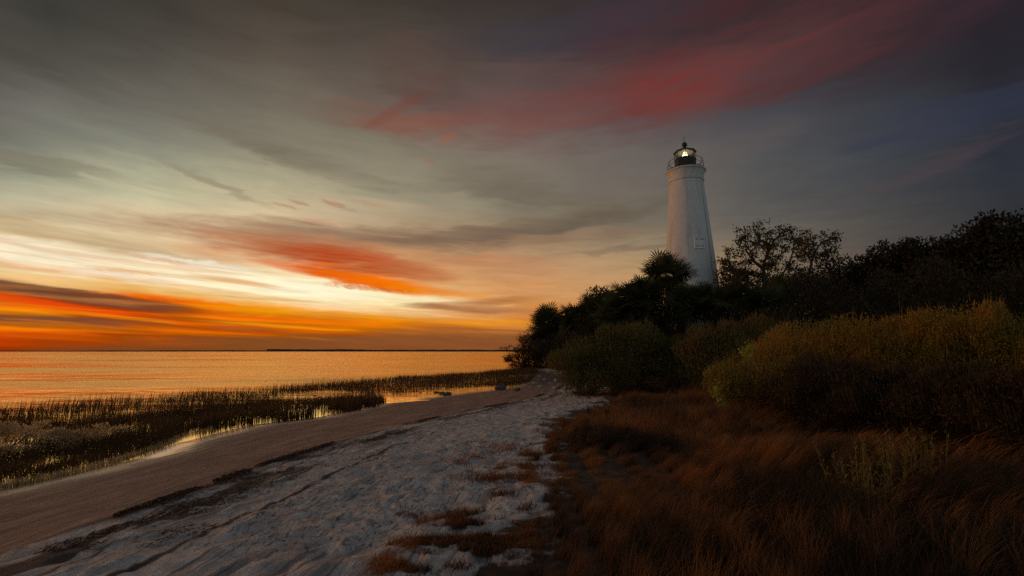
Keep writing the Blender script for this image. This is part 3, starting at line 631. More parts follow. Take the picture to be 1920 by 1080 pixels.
# ------------------------------------------------------------------ marsh reeds
def marsh():
    far = [gp(*p) for p in ((-500,790),(-150,768),(0,757),(130,750),(250,742),(360,735),(450,728),(560,721),(640,715),(720,710),(800,705),(880,700),(945,696),(995,694))]
    near = [gp(*p) for p in ((1010,706),(985,718),(940,724),(850,728),(800,732),(750,738),(700,740),(640,732),(590,733),(530,741),(450,752),(380,765),(300,775),(150,790),(0,800),(-500,860))]
    q = scatter(far+near, 46000, .9, -.32, 2); z = terrain(q[:, 0], q[:, 1]); n = len(q)
    d = np.hypot(q[:, 0], q[:, 1]); hh = (.42+.25*fbm(q[:, 0], q[:, 1], .35, 2, 6))*np.where(rng.random(n) < .12, rng.uniform(1.2, 1.6, n), rng.uniform(.4, 1.1, n))
    hh *= np.interp(q[:, 1], [15, 30, 45], [1., .95, .7])
    tag(grass_obj('marsh_reeds', np.c_[q, z-.05], hh, .006+.0005*d, rng.normal(.6, 1., n), rng.uniform(.05, .5, n), 3, M['reed']), 'long brown band of marsh reeds between the open bay and the shore pools', None, None, 'stuff')
    # left block, dense and dark, down to the wet sand
    blk = [gp(*p) for p in ((-500,860),(0,800),(150,790),(300,775),(400,762),(415,785),(370,800),(340,815),(300,838),(240,856),(150,878),(60,900),(0,912),(-500,1010))]
    q = scatter(blk, 46000, 1.3, -.36, 4)
    chan = [gp(*p) for p in ((-60,812),(60,806),(150,800),(260,796),(300,802),(240,816),(170,822),(90,832),(30,846),(-60,862))]
    cut = pip(q[:, 0]+.35*fbm(q[:, 0], q[:, 1], 1.2, 3, 21), q[:, 1]+.5*fbm(q[:, 0], q[:, 1], 1.2, 3, 23), chan) & (fbm(q[:, 0], q[:, 1], 2.2, 3, 25) > -.10)
    q = q[~cut]; z = terrain(q[:, 0], q[:, 1]); n = len(q)
    dw, _ = sdist(q[:, 0], q[:, 1], Wl)
    hh = (.36+.25*fbm(q[:, 0], q[:, 1], .6, 2, 7))*rng.uniform(.5, 1.2, n)*np.interp(-dw, [0, .5, 1.5, 2.5], [.3, .62, .7, 1.])
    tag(grass_obj('shore_reeds', np.c_[q, z-.03], hh, .009+0*hh, rng.normal(.6, 1.2, n), rng.uniform(.1, .9, n), 3, M['reed']), 'dense dark marsh reeds beside the wet sand at left', None, None, 'stuff')
    inner = [gp(*p) for p in ((400,762),(470,753),(560,751),(640,747),(705,744),(728,755),(700,766),(620,776),(540,788),(470,792),(400,802),(365,806),(385,785))]
    q = scatter(inner, 12500, 1.6, -.16, 5); z = terrain(q[:, 0], q[:, 1]); n = len(q)
    hh = .36*rng.uniform(.4, 1.3, n)
    tag(grass_obj('pool_reeds', np.c_[q, z-.03], hh, .014+0*hh, rng.normal(.6, 1.2, n), rng.uniform(.02, .4, n), 3, M['reed']), 'sparser reeds standing in the golden pool near the beach', None, None, 'stuff')
    # pale tuft edge on the wet sand
    t = np.linspace(0, 1, 2600); L = [gp(*p) for p in ((-300,985),(0,914),(60,903),(130,888),(200,870),(245,856),(300,838),(340,818),(400,803))]
    L = np.array(L); seg = np.linspace(0, len(L)-1.001, 3000); i = seg.astype(int); f = (seg-i)[:, None]; P = L[i]*(1-f)+L[i+1]*f+rng.normal(0, .05, (3000, 2))
    hh = rng.uniform(.03, .14, 3000); tag(grass_obj('shore_edge_tufts', np.c_[P, terrain(P[:, 0], P[:, 1])-.01], hh, .006+0*hh, rng.normal(.6, 1.2, 3000), rng.uniform(.1, .7, 3000), 2, M['reedgrey']), 'pale short tufts along the wet sand edge at left', None, None, 'stuff')
marsh()
# ------------------------------------------------------------------ dune grass
HERB = [gp(900,1500,.6),gp(1130,1060,.6),gp(1290,960,.6),gp(1430,905,.6),gp(1520,862,.6),gp(1600,850,.6),gp(1800,850,.6),gp(2300,850,.6),gp(2900,1300,.6)]  # low herb area, its blades coloured near black for the corner's dimness
def dune_grass():
    def put(name, lo, hi, n, wd, hgt, segs, label, o):
        ang = rng.uniform(R_(-30), R_(64), n*2); r = np.sqrt(rng.uniform(lo**2, hi**2, n*2))*1.0
        if lo < 8: r = lo+(hi-lo)*rng.random(n*2)**1.25
        x, y = r*np.sin(ang), r*np.cos(ang)
        dG, _ = sdist(x, y, Gl); jag = dG+2.6*fbm(x, y, .6, 5, 60)
        ok = (jag > rng.uniform(-.15, .25, n*2))
        ok &= ~((np.abs(x-xat(1165, 12.6)) < 1.1) & (np.abs(y-12.6) < .55+.3*fbm(x, y, 2., 2)))
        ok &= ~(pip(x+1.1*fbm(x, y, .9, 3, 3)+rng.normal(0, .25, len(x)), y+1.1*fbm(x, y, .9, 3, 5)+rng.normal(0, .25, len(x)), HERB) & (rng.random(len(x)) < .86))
        x, y, dG = x[ok], y[ok], dG[ok]
        # tussocks: pull blades toward clump centres
        g = np.where(vn(x, y, .6, 8) > 0, .42, .27); cx = (np.floor(x/g)+.5+.7*vn(np.floor(x/g), np.floor(y/g), 1.37, 1))*g; cy = (np.floor(y/g)+.5+.7*vn(np.floor(x/g), np.floor(y/g), 1.61, 2))*g
        k = rng.uniform(.35, .9, len(x)); px, py = x+(cx-x)*k, y+(cy-y)*k; x, y = px, py; m = len(x)
        z = terrain(x, y); f1 = fbm(x, y, .5, 3, 70)
        h = hgt*(1+1.3*f1)*rng.uniform(.5, 1.25, m)*np.interp(dG, [-.5, .6, 2.5], [.22, .55, 1.])
        ln = .6+2.6*fbm(x, y, .35, 3, 80)+rng.normal(0, .45, m)
        bd = rng.uniform(.8, 2.1, m)+1.3*np.clip(fbm(x, y, .6, 2, 85)+.2, 0, .6)
        o_ = grass_obj(name, np.c_[x, y, z-.02], h, wd*(1+.0*m)+0*h, ln, bd, segs, M['dune'], np.clip(.28+1.3*fbm(x, y, .8, 3, 90)+rng.normal(0, .2, m)+(rng.random(m) < .06)*.7, 0, 1.3))
        tag(o_, label, None, None, 'stuff')
    put('dune_grass', 1.6, 7.5, 150000, .0022, .44, 5, 'rust brown wispy dune grass in the near right foreground', 1)
    put('dune_grass', 7.5, 17., 110000, .008, .42, 4, 'rust brown dune grass between the sand and the golden shrubs', 2)
    put('dune_grass', 17., 34., 40000, .022, .40, 3, 'low brown grass around the feet of the farther shrubs', 3)
dune_grass()
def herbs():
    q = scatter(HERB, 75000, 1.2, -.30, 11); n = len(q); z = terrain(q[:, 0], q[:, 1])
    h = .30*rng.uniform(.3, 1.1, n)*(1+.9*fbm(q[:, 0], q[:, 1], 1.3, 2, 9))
    tag(grass_obj('dimmed_meadow_grass', np.c_[q, z-.02], h, .0045+0*h, rng.uniform(0, 6.28, n), rng.uniform(.3, 1.8, n), 4, M['herb']), 'dense low grass and herbs filling the lower right corner, coloured darker for its dim light', None, None, 'stuff')
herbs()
def creeping_patches():       # ragged mats lying on the sand at the grass edge
    spots = [(960,838,60,16),(930,858,60,12),(985,870,45,22),(940,893,55,8),(1000,845,40,26),(1005,905,30,16),(905,985,70,34),(850,1040,80,30),(820,1000,60,26),(870,960,70,16),(930,1010,60,30),(800,1060,60,18),(960,925,30,10),(1010,820,40,10),(1060,758,70,7),(1110,752,70,6),(820,990,30,10),(1190,748,60,6)]
    for far_ in (True, False):
        B = []
        for (px, py, sx, sy) in spots:
            if (py < 900) != far_: continue
            for _ in range(int(sx*sy*(1.5 if far_ else 2.2))+150):
                a = rng.uniform(-1, 1, 2)*(1+.25*rng.normal()); B.append(gp(px+a[0]*sx*(1.15 if far_ else 1.5), py+a[1]*sy, .48))
        B = np.array(B); keep = fbm(B[:, 0]*.7, B[:, 1]*1.2, 3. if far_ else 4.5, 4, 33)+rng.normal(0, .04, len(B)) > (.08 if far_ else .12); B = B[keep]; n = len(B)
        d = np.hypot(B[:, 0], B[:, 1])
        tag(grass_obj('creeping_grass', np.c_[B, terrain(B[:, 0], B[:, 1])-.01], rng.uniform(.03, .12 if far_ else .09, n), .003+.0006*d, rng.uniform(0, 6.28, n), rng.uniform(.5, 1.9, n), 3, M['creeper'] if far_ else M['dune']), 'orange creeping grass mats at the inner edge of the pale sand' if far_ else 'dark ragged creeping grass scraps on the near sand', None, None, 'stuff')
creeping_patches()
def wrack():
    n = 26000; L = np.array(Rl[1:14]); seg = rng.uniform(0, len(L)-1.01, n*3); i = seg.astype(int); f = (seg-i)[:, None]
    P = L[i]*(1-f)+L[i+1]*f; dirs = L[i+1]-L[i]; ang = np.arctan2(dirs[:, 1], dirs[:, 0])
    off = np.where(rng.random(len(P)) < .5, rng.normal(.03, .06, len(P)), np.abs(rng.normal(0, .8, len(P)))+.05)
    P = P+np.stack([np.sin(ang), -np.cos(ang)], 1)*off[:, None]
    _, tR = sdist(P[:, 0], P[:, 1], Rl)
    keep = (vn(tR*.5, off*2.1, 1.7, 5)+.5*vn(tR*1.8, off*5, 1.7, 7) > np.where(np.abs(off) < .15, .02, .12)) & (P[:, 1] < 26)
    P = P[keep][:n]; ang = ang[keep][:n]; n = len(P); z = terrain(P[:, 0], P[:, 1])+.012+rng.random(n)*.02
    a = ang+rng.normal(0, .6, n); D = np.stack([np.cos(a), np.sin(a), rng.normal(0, .18, n)], 1)
    V, F, r = leaves(np.c_[P, z], D, rng.uniform(.02, .075, n), rng.uniform(.003, .011, n), rng.random(n))
    tag(obj('seaweed_wrack', mesh_np('seaweed_wrack', V, F, {'rnd': r}), M['wrack']), 'thin dark line of dried seaweed and reed litter along the tide mark', None, None, 'stuff')
wrack()
# ------------------------------------------------------------------ shrubs
def shrub(name, label, cat, px, hwpx, ytop, Y, n, leaf, mt, lw_=.36, ybase=None, group=None, lumps=14, upright=.6, depth=1., low=0., stems=9, lr=.34, z0=None):
    x = xat(px, Y, 640); dy = ray(px, 640); hw = hwpx*Y/FPX*1.02
    ztop = zat(ytop, Y); gz = float(terrain(x, Y)); h = ztop-gz
    t = thing(name, label, cat, (x, Y, gz), group)
    if name == 'saltbush': n = int(n*.4); lumps = 7; lr = .30
    P, out, r = crown_points(n, hw, hw*depth, low*h-.05*h, h*.98, lumps, lr)
    P[:, 2] = np.maximum(P[:, 2], .02)
    D = out*(1-upright)+np.array([0, 0, upright])+rng.normal(0, .35, out.shape)
    V, F, rr_ = leaves(P, D, leaf*rng.uniform(.6, 1.3, n), leaf*lw_*rng.uniform(.6, 1.3, n), np.clip(r*.5+rng.random(n)*.5, 0, 1)**(.8 if name == 'saltbush' else 1.))
    V1, F1, r1 = V, F, rr_
    m = 2 if name == 'saltbush' else n//13; top = (P[:, 2] > h*.3) & (np.abs(out[:, 2])+np.abs(out[:, 0]) > .8); idx = rng.choice(np.nonzero(top)[0], m)
    s = MB()
    for _ in range(stems):
        a = rng.uniform(0, 2*math.pi); e = rng.uniform(.25, .75); k = np.linspace(0, 1, 6)
        w = rng.normal(0, .05*h, (6, 2))*k[:, None]
        s.tube(np.c_[hw*e*math.cos(a)*k**1.3+w[:, 0], hw*depth*e*math.sin(a)*k**1.3+w[:, 1], h*rng.uniform(.6, .85)*k-.1], np.linspace(.03, .008, 6)*max(1, Y/14), 5)
    s.build('woody_base', M['stem'], t)
    V, F, k = blades(P[idx], np.minimum(rng.uniform(1.5, 4.5, m)*leaf, .30), np.full(m, leaf*.2), np.arctan2(out[idx, 1], out[idx, 0]), rng.uniform(.1, .9, m), 2)
    obj('foliage', mesh_np('foliage', np.concatenate([V1, V]), np.concatenate([F1, F+len(V1)]), {'rnd': np.concatenate([r1, np.repeat(rng.random(m), k)])}), mt, t)
    return t
# golden groundsel bushes at right
G1 = 'golden shrubs on the right behind the dune grass'
for a in [
 ('rounded golden shrub at the left end of the shrub bank, beside a bright green sprig', 1432, 90, 655, 10.4, 30000, 'gold'),
 ('golden shrub with orange-lit crest second from the left end of the shrub bank', 1502, 84, 602, 10.6, 32000, 'gold'),
 ('low-topped brown shrub in the middle of the golden bank below the dark trees', 1600, 76, 598, 9.9, 28000, 'gold'),
 ('yellow-green shrub with a level top right of the middle of the bank', 1690, 78, 594, 9.4, 30000, 'gold'),
 ('taller shrub with the second highest orange crest in the bank', 1765, 70, 590, 8.9, 28000, 'gold'),
 ('tallest orange-topped shrub in the right-hand bank', 1832, 68, 582, 8.4, 30000, 'gold'),
 ('brown shrub in the bank cut by the right edge of the photo', 1925, 84, 596, 8.0, 30000, 'gold'),
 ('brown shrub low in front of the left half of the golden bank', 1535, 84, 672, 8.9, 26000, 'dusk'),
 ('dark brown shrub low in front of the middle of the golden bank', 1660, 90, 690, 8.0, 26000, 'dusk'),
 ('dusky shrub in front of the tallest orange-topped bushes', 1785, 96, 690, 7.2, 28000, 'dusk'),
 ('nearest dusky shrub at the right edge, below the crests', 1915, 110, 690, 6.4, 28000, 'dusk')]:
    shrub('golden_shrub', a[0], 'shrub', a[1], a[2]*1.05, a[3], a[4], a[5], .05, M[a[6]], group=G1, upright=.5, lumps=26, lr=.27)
# olive shrubs in the middle
G2 = 'olive shrubs at the back of the beach'
for a in [
 ('broad olive shrub whose bare stems touch the white sand', 1110, 62, 632, 17.5, 20000, 'olive'),
 ('tall olive shrub right of the one with bare stems', 1190, 66, 610, 17.8, 22000, 'olive'),
 ('dark olive shrub between the two olive clumps below the tower', 1252, 46, 634, 17.2, 16000, 'olive'),
 ('grey-green shrub at the middle below the right palms', 1345, 58, 612, 15.5, 20000, 'olive'),
 ('feathery grey-green shrub just left of the golden bank', 1405, 56, 600, 16.0, 20000, 'olive')]:
    shrub('olive_shrub', a[0], 'shrub', a[1], a[2]*1.15, a[3], a[4], a[5], .085, M[a[6]], group=G2, upright=.6, lumps=20, stems=16, lr=.32)
G3 = 'dark thicket shrubs under the palms'
for a in [
 ('dark low shrub at the seaward foot of the leftmost palm', 1006, 28, 622, 50, 8000),
 ('lowest dark shrub at the very tip of the thicket by the reeds', 978, 24, 655, 51, 5000),
 ('dark shrub filling between the leftmost palm and the reeds', 1030, 30, 640, 46, 8000),
 ('dark green shrub right of the leftmost palm trunk', 1048, 36, 622, 44, 8000),
 ('warm brown shrub at the left of the thicket below the second palm', 1092, 42, 606, 38, 9000),
 ('rusty shrub above the tall olive shrub', 1130, 48, 586, 35, 10000),
 ('dark shrub straight below the palm in front of the tower', 1240, 60, 562, 34, 12000),
 ('dark shrub at the tower foot between palms', 1312, 54, 560, 34, 10000),
 ('dark shrub below the live oak', 1400, 66, 545, 31, 12000),
 ('dark shrub right of the live oak foot', 1480, 66, 525, 31, 12000),
 ('black-green shrub left of the highest trees', 1570, 72, 520, 28, 12000),
 ('black-green shrub behind the middle of the golden bank', 1670, 76, 510, 26, 12000),
 ('black-green shrub behind the tallest golden shrub', 1780, 84, 500, 24, 13000),
 ('black-green shrub at the right edge behind the golden bank', 1900, 100, 492, 22, 14000),
 ('dark shrub hiding the seaward foot of the lighthouse', 1266, 44, 556, 47, 9000),
 ('dark shrub between the olive shrubs and the palms', 1180, 60, 568, 37, 11000),
 ('dark mid-height shrub behind the junction of the olive and golden shrubs', 1450, 70, 590, 22, 12000)]:
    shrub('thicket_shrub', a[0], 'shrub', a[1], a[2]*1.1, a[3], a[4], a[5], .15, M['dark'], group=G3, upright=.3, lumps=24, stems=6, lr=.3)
# ------------------------------------------------------------------ broadleaf trees
def oak(label, px, hwpx, ytop, Y, n, mt, group, cbase=.12):
    x = xat(px, Y, 640); hw = hwpx*Y/FPX; ztop = zat(ytop, Y); gz = float(terrain(x, Y)); h = ztop-gz
    t = thing('broadleaf_tree', label, 'tree', (x, Y, gz), group)
    P, out, r = crown_points(n, hw*1.1, hw*1.0, cbase*h, h, 46, .27, .3)
    V, F, rr_ = leaves(P, out+rng.normal(0, .7, out.shape), .26*rng.uniform(.6, 1.3, n), .13*rng.uniform(.6, 1.3, n), np.clip(r*.5+rng.random(n)*.5, 0, 1))
    obj('crown', mesh_np('crown', V, F, {'rnd': rr_}), mt, t)
    s = MB(); s.tube([(0, 0, -.3), (.1, 0, h*.25), (-.1, .1, h*.5)], [.3, .24, .15], 8)
    for _ in range(9):
        a = rng.uniform(0, 6.28); k = np.linspace(0, 1, 6); e = rng.uniform(.4, .8)
        s.tube(np.c_[hw*e*math.cos(a)*k+rng.normal(0, .1, 6), hw*e*math.sin(a)*k, h*(.22+rng.uniform(.4, .66)*k**.7)], np.linspace(.15, .03, 6), 6)
    s.build('trunk', M['bark'], t); return t
G4 = 'dark trees rising to the right'
for a in [
 ('dark tree just right of the live oaks, its crown lower than its neighbours', 1555, 62, 500, 40, 15000),
 ('rounded dark tree at the dip of the skyline', 1606, 50, 488, 39, 15000),
 ('dark tree with a small knob right of the skyline dip', 1662, 44, 476, 37, 15000),
 ('dark tree on the rising skyline, third right of the dip', 1722, 52, 466, 35, 17000),
 ('dark tree on the rising skyline with a smooth top', 1778, 54, 454, 33, 17000),
 ('dark tree with ragged crest near the top of the skyline', 1838, 54, 436, 31, 18000),
 ('tallest dark tree near the right edge', 1900, 60, 418, 29, 19000),
 ('dark tree partly outside the right edge', 1985, 80, 404, 27, 18000)]:
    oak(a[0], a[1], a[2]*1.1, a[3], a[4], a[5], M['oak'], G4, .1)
oak('leafy tree left of the palm cluster in the low thicket', 1132, 34, 546, 47, 9000, M['oak_warm'], None, .3)
oak('dark leafy tree between the leftmost palms', 1062, 36, 590, 50, 8000, M['oak'], None, .1)
oak('dark leafy tree behind the palm cluster left of the tower', 1170, 40, 572, 50, 9000, M['oak'], None, .1)
oak('dark leafy tree behind the foot of the live oak', 1400, 60, 505, 52, 12000, M['oak'], None, .1)
oak('dark leafy tree filling the slope right of the second palm', 1105, 34, 586, 49, 9000, M['oak'], None, .08)
oak('dark leafy tree just left of the palm fronting the tower', 1205, 40, 560, 49, 10000, M['oak'], None, .08)
oak('low dark tree under the leftmost palm crown', 1035, 34, 612, 50, 7000, M['oak'], None, .05)
oak('dark leafy tree directly behind the trunk of the palm fronting the tower', 1250, 42, 532, 50, 8000, M['oak'], None, .08)
# live oaks with visible crooked limbs: space colonisation
def crooked(name, label, px0, trunk_px, boxes, Y, att, mt, clump=26, step=.42, rtip=.018, leaf=.2, group=None, spread=.36, kill=.8):
    x0 = xat(trunk_px, Y, 560); gz = float(terrain(x0, Y))
    t = thing(name, label, 'tree' if name != 'wind_bent_shrub' else 'shrub', (x0, Y, gz), group)
    A = []
    for (bx0, bx1, by0, by1, w) in boxes:
        m = int(att*w); c = np.array([xat((bx0+bx1)/2, Y, (by0+by1)/2)-x0, 0, zat((by0+by1)/2, Y)-gz]); hx = (bx1-bx0)/2*Y/FPX*1.05; hz = (by1-by0)/2*Y/FPX*1.05
        A.append(c+sphere_pts(m)*(rng.random(m)**.4)[:, None]*np.array([hx, hx*.7, hz]))
    A = np.concatenate(A); nodes = [np.array([0, 0, 0.])]; par = [-1]; zmin = A[:, 2].min()
    while nodes[-1][2] < zmin*.75: nodes.append(nodes[-1]+np.array([rng.normal(0, .1), rng.normal(0, .08), step])); par.append(len(nodes)-2)
    alive = np.ones(len(A), bool)
    for it in range(140):
        Np = np.array(nodes); Aa = A[alive]
        if len(Aa) == 0: break
        d = np.linalg.norm(Aa[:, None]-Np[None], axis=2); j = d.argmin(1); grow = {}
        for q, i in enumerate(j): grow.setdefault(i, []).append((Aa[q]-Np[i])/(d[q, i]+1e-9))
        for i, vs in grow.items():
            v = np.sum(vs, 0)+rng.normal(0, .55*max(1, len(vs))**.5, 3); v /= np.linalg.norm(v)+1e-9
            nodes.append(Np[i]+v*step); par.append(i)
        Np = np.array(nodes); d = np.linalg.norm(A[:, None]-Np[None], axis=2).min(1); alive &= d > kill
        if len(nodes) > 2600: break
    Np = np.array(nodes); n = len(Np); area = np.full(n, 0.)
    kids = np.zeros(n, int)
    for i in range(n-1, 0, -1):
        if area[i] == 0: area[i] = rtip**2.2
        area[par[i]] += area[i]; kids[par[i]] += 1
    r = area**(1/2.2); r = np.minimum(r, .32)
    V = []; F = []; c = 0
    for i in range(1, n):
        p, q = Np[par[i]], Np[i]; T = (q-p)/(np.linalg.norm(q-p)+1e-9); u = np.array([1., 0, 0]) if abs(T[2]) > .8 else np.array([0, 0, 1.])
        a = np.cross(T, u); a /= np.linalg.norm(a); b = np.cross(T, a); th = np.arange(5)*2*math.pi/5
        ring = a*np.cos(th)[:, None]+b*np.sin(th)[:, None]; ra = min(r[par[i]], r[i]*1.35)
        V.append(p-T*.02+ring*ra); V.append(q+ring*r[i]); F += [[c+k, c+(k+1) % 5, c+5+(k+1) % 5, c+5+k] for k in range(5)]; c += 10
    obj('trunk', mesh_np('trunk', np.concatenate(V), np.array(F), smooth=True), M['bark'], t)
    tips = np.nonzero(kids == 0)[0]; extra = np.nonzero((kids > 0) & (area < area[tips].mean()*3.))[0]
    ce = np.concatenate([Np[tips], Np[extra][rng.random(len(extra)) < .30]]); m = len(ce)*clump
    k = np.repeat(np.arange(len(ce)), clump); P = ce[k]+rng.normal(0, 1, (m, 3))*spread*np.array([.55, .55, .35])
    V, F, rr_ = leaves(P, rng.normal(0, 1, (m, 3)), leaf*rng.uniform(.5, 1.2, m), leaf*.5*rng.uniform(.6, 1.2, m), rng.random(m))
    obj('crown', mesh_np('crown', V, F, {'rnd': rr_}), mt, t)
    return t
crooked('live_oak', 'open-crowned live oak with crooked limbs right beside the lighthouse', 0, 1432, [(1345,1400,455,540,.5),(1375,1470,412,500,1.),(1430,1510,418,500,.8),(1345,1500,470,535,.6)], 50, 420, M['oak_warm'], clump=34, rtip=.034, leaf=.32, spread=.5, kill=.75)
crooked('live_oak', 'smaller open live oak reaching right over the dark skyline', 0, 1515, [(1488,1545,425,500,.8),(1530,1580,428,478,.6)], 46, 260, M['oak_warm'], clump=38, rtip=.034, leaf=.30, spread=.5, kill=.75)
crooked('wind_bent_shrub', 'straggly leaning shrub at the seaward tip of the point', 0, 988, [(936,990,642,690,1.),(965,1005,632,688,.7)], 54, 240, M['oak_warm'], clump=22, step=.28, rtip=.02, leaf=.16, spread=.3, kill=.55)
crooked('thicket_tree', 'thin bare-twigged small tree poking up left of the leftmost palm', 0, 1000, [(985,1012,600,680,1.)], 52, 90, M['oak_warm'], clump=12, step=.3, rtip=.02, leaf=.16, spread=.3, kill=.6)
# ------------------------------------------------------------------ palms
def palm_mesh(nf, Rm, seed):
    g = np.random.default_rng(seed); V = []; F = []; r = []; c = 0
    for i in range(nf):
        az = g.uniform(0, 2*math.pi); el = math.asin(np.clip(g.uniform(-.8, 1.), -1, 1)); pl = Rm*g.uniform(.22, .62)
        d = np.array([math.cos(az)*math.cos(el), math.sin(az)*math.cos(el), math.sin(el)]); hub = d*pl-np.array([0, 0, .12*pl*(1-max(0, d[2]))])
        side = np.array([-math.sin(az), math.cos(az), 0]); up = np.cross(d, side)*-1.
        w = .02*Rm; V += [d*.1+side*w*.5, d*.1-side*w*.5, hub-side*w*.4, hub+side*w*.4]; F.append([c, c+1, c+2, c+3]); c += 4; tone = g.random(); r += [tone]*4
        nl = 17; roll = g.uniform(-.7, .7)
        s2 = side*math.cos(roll)+np.cross(side, d)*math.sin(roll); up2 = np.cross(s2, d)
        for k in range(nl):
            a = (k/(nl-1)-.5)*math.radians(g.uniform(225, 245)); L = Rm*.62*(1-.28*abs(a)/2.)*g.uniform(.85, 1.1)
            dr = d*math.cos(a)+s2*math.sin(a); mid = hub+dr*L*.62+up2*.05*L; droop = .16*L*g.uniform(.1, 1.2)
            tip = hub+dr*L*.98-np.array([0, 0, droop]); ws = np.cross(dr, up2); ws /= np.linalg.norm(ws)+1e-9; ww = .026*Rm
            V += [hub-ws*ww*.4, hub+ws*ww*.4, mid+ws*ww, mid-ws*ww, tip+ws*.003, tip-ws*.003]
            F += [[c, c+1, c+2, c+3], [c+3, c+2, c+4, c+5]]; c += 6; r += [min(1, tone*.7+g.random()*.3)]*6
    return mesh_np('crown', np.array(V), np.array(F), {'rnd': np.array(r)})
pm = [palm_mesh(60, 1., s) for s in (1, 2, 3)]
for q in pm: q.materials.append(M['palm'])
def palm(label, px, cy, rpx, Y, v, rz):
    x = xat(px, Y, cy); zc = zat(cy, Y, px); gz = float(terrain(x, Y)); Rm = rpx*Y/FPX*1.05; H = zc-gz-.1*Rm
    t = thing('sabal_palm', label, 'palm tree', (x, Y, gz), 'sabal palms around the lighthouse')
    s = MB(); k = np.linspace(0, 1, 14); s.tube(np.c_[.12*np.sin(k*2), 0*k, -.2+(H+.2)*k], np.interp(k, [0, .2, .85, 1], [.26, .2, .19, .24]), 9)
    for i in range(26):     # old leaf boots
        a = i*2.4; z = H*(.55+.42*i/26); s.box((.2*math.cos(a)+.12*math.sin(z/H*2), .2*math.sin(a), z), (.05, .07, .14), a)
    s.build('trunk', M['bark'], t)
    c = obj('crown', pm[v], None, t, (.12*math.sin(2), 0, H)); c.scale = (Rm, Rm, Rm*.92); c.rotation_euler = (0, 0, rz); return t
for a in [
 ('leftmost sabal palm, round crown at the sunset end of the thicket', 1027, 600, 40, 52),
 ('sabal palm second from the left in the thicket', 1078, 592, 38, 37),
 ('short sabal palm left of the tall leafy tree', 1108, 578, 38, 47),
 ('sabal palm with low crown left of the palm fronting the tower', 1178, 556, 44, 33),
 ('spiky sabal palm just below the left side of the tower palm', 1207, 547, 42, 33),
 ('tall sabal palm standing in front of the lower left of the lighthouse', 1248, 512, 52, 46),
 ('low sabal palm immediately right of the tower palm trunk', 1286, 560, 42, 32),
 ('low palm with upright fronds at the right foot of the lighthouse', 1320, 560, 40, 32.5),
 ('palm crown directly right of the lighthouse base', 1370, 554, 44, 30.5),
 ('low palm beneath the live oak crown', 1424, 562, 46, 30),
 ('palm in shade below the smaller live oak', 1465, 545, 42, 38),
 ('squat palm low in the thicket left of the tower', 1140, 582, 40, 33)]:
    palm(*a, random.randrange(3), random.uniform(0, 6.28))
# ------------------------------------------------------------------ small plants
def leafy_sprig(name, label, px, py, z0, Y, n, leaf, mt, hw, h, cat='plant', group=None):
    x = xat(px, Y, py); gz = float(terrain(x, Y)); zc = zat(py, Y, px)-gz if z0 is None else z0
    t = thing(name, label, cat, (x, Y, gz), group); s = MB(); P = []
    for i in range(7):
        k = np.linspace(0, 1, 6); a = rng.uniform(0, 6.28); e = rng.uniform(.2, 1.)*hw
        q = np.c_[e*math.cos(a)*k, e*math.sin(a)*k, (zc+rng.uniform(-h, h))*k]; s.tube(q, np.linspace(.008, .003, 6), 4)
        P.append(q[-1]+rng.normal(0, 1, (n//7, 3))*np.array([hw*.35, hw*.35, h*.45]))
    s.build('stem', M['stem'], t); P = np.concatenate(P); m = len(P)
    V, F, r = leaves(P, rng.normal(0, 1, (m, 3))+np.array([-.3, -.3, .2]), leaf*rng.uniform(.6, 1.2, m), leaf*.6*rng.uniform(.7, 1.2, m), rng.random(m))
    obj('foliage', mesh_np('foliage', V, F, {'rnd': r}), mt, t); return t
leafy_sprig('leafy_vine', 'bright yellow-green leafy plant at the left foot of the golden bank', 1350, 745, None, 9.9, 150, .075, M['green'], .16, .3)
leafy_sprig('leafy_vine', 'small bright green sprig poking out above the leftmost golden shrub', 1398, 664, None, 10.0, 70, .075, M['green'], .14, .12)
def forb(label, px, ybase, ytop, n):
    x, y = gp(px, ybase, .75); gz = float(terrain(x, y)); h = max(.3, zat(ytop, y, px)-gz)
    t = thing('weed_clump', label, 'plant', (x, y, gz), 'upright weeds in the dune grass')
    m = n; b = np.c_[rng.normal(0, .13, (m, 2)), np.zeros(m)]
    V, F, k = blades(b, h*rng.uniform(.5, 1.05, m), np.full(m, .008), np.arctan2(b[:, 1], b[:, 0]), rng.uniform(.05, .5, m), 4)
    obj('stalk_tuft', mesh_np('stalk_tuft', V, F, {'rnd': np.repeat(rng.random(m), k)}), M['forb'], t)
    q = m*16; V4 = V.reshape(m, 5, 2, 3).mean(2); s = rng.integers(0, m, q); u = rng.uniform(1., 3.99, q); i = u.astype(int); f = (u-i)[:, None]
    P = V4[s, i]*(1-f)+V4[s, i+1]*f
    V, F, r = leaves(P, rng.normal(0, .5, (q, 3))+np.array([0, 0, .9]), rng.uniform(.03, .07, q), rng.uniform(.006, .012, q), rng.random(q))
    obj('foliage', mesh_np('foliage', V, F, {'rnd': r}), M['forb'], t)
forb('orange-tipped upright weed clump, left of three in the dark grass', 1610, 920, 825, 40)
forb('greenish upright weed clump with tall spikes, middle of three in the dark grass', 1675, 880, 795, 45)
forb('thin tall weed spike right of the greenish clump', 1735, 870, 790, 16)
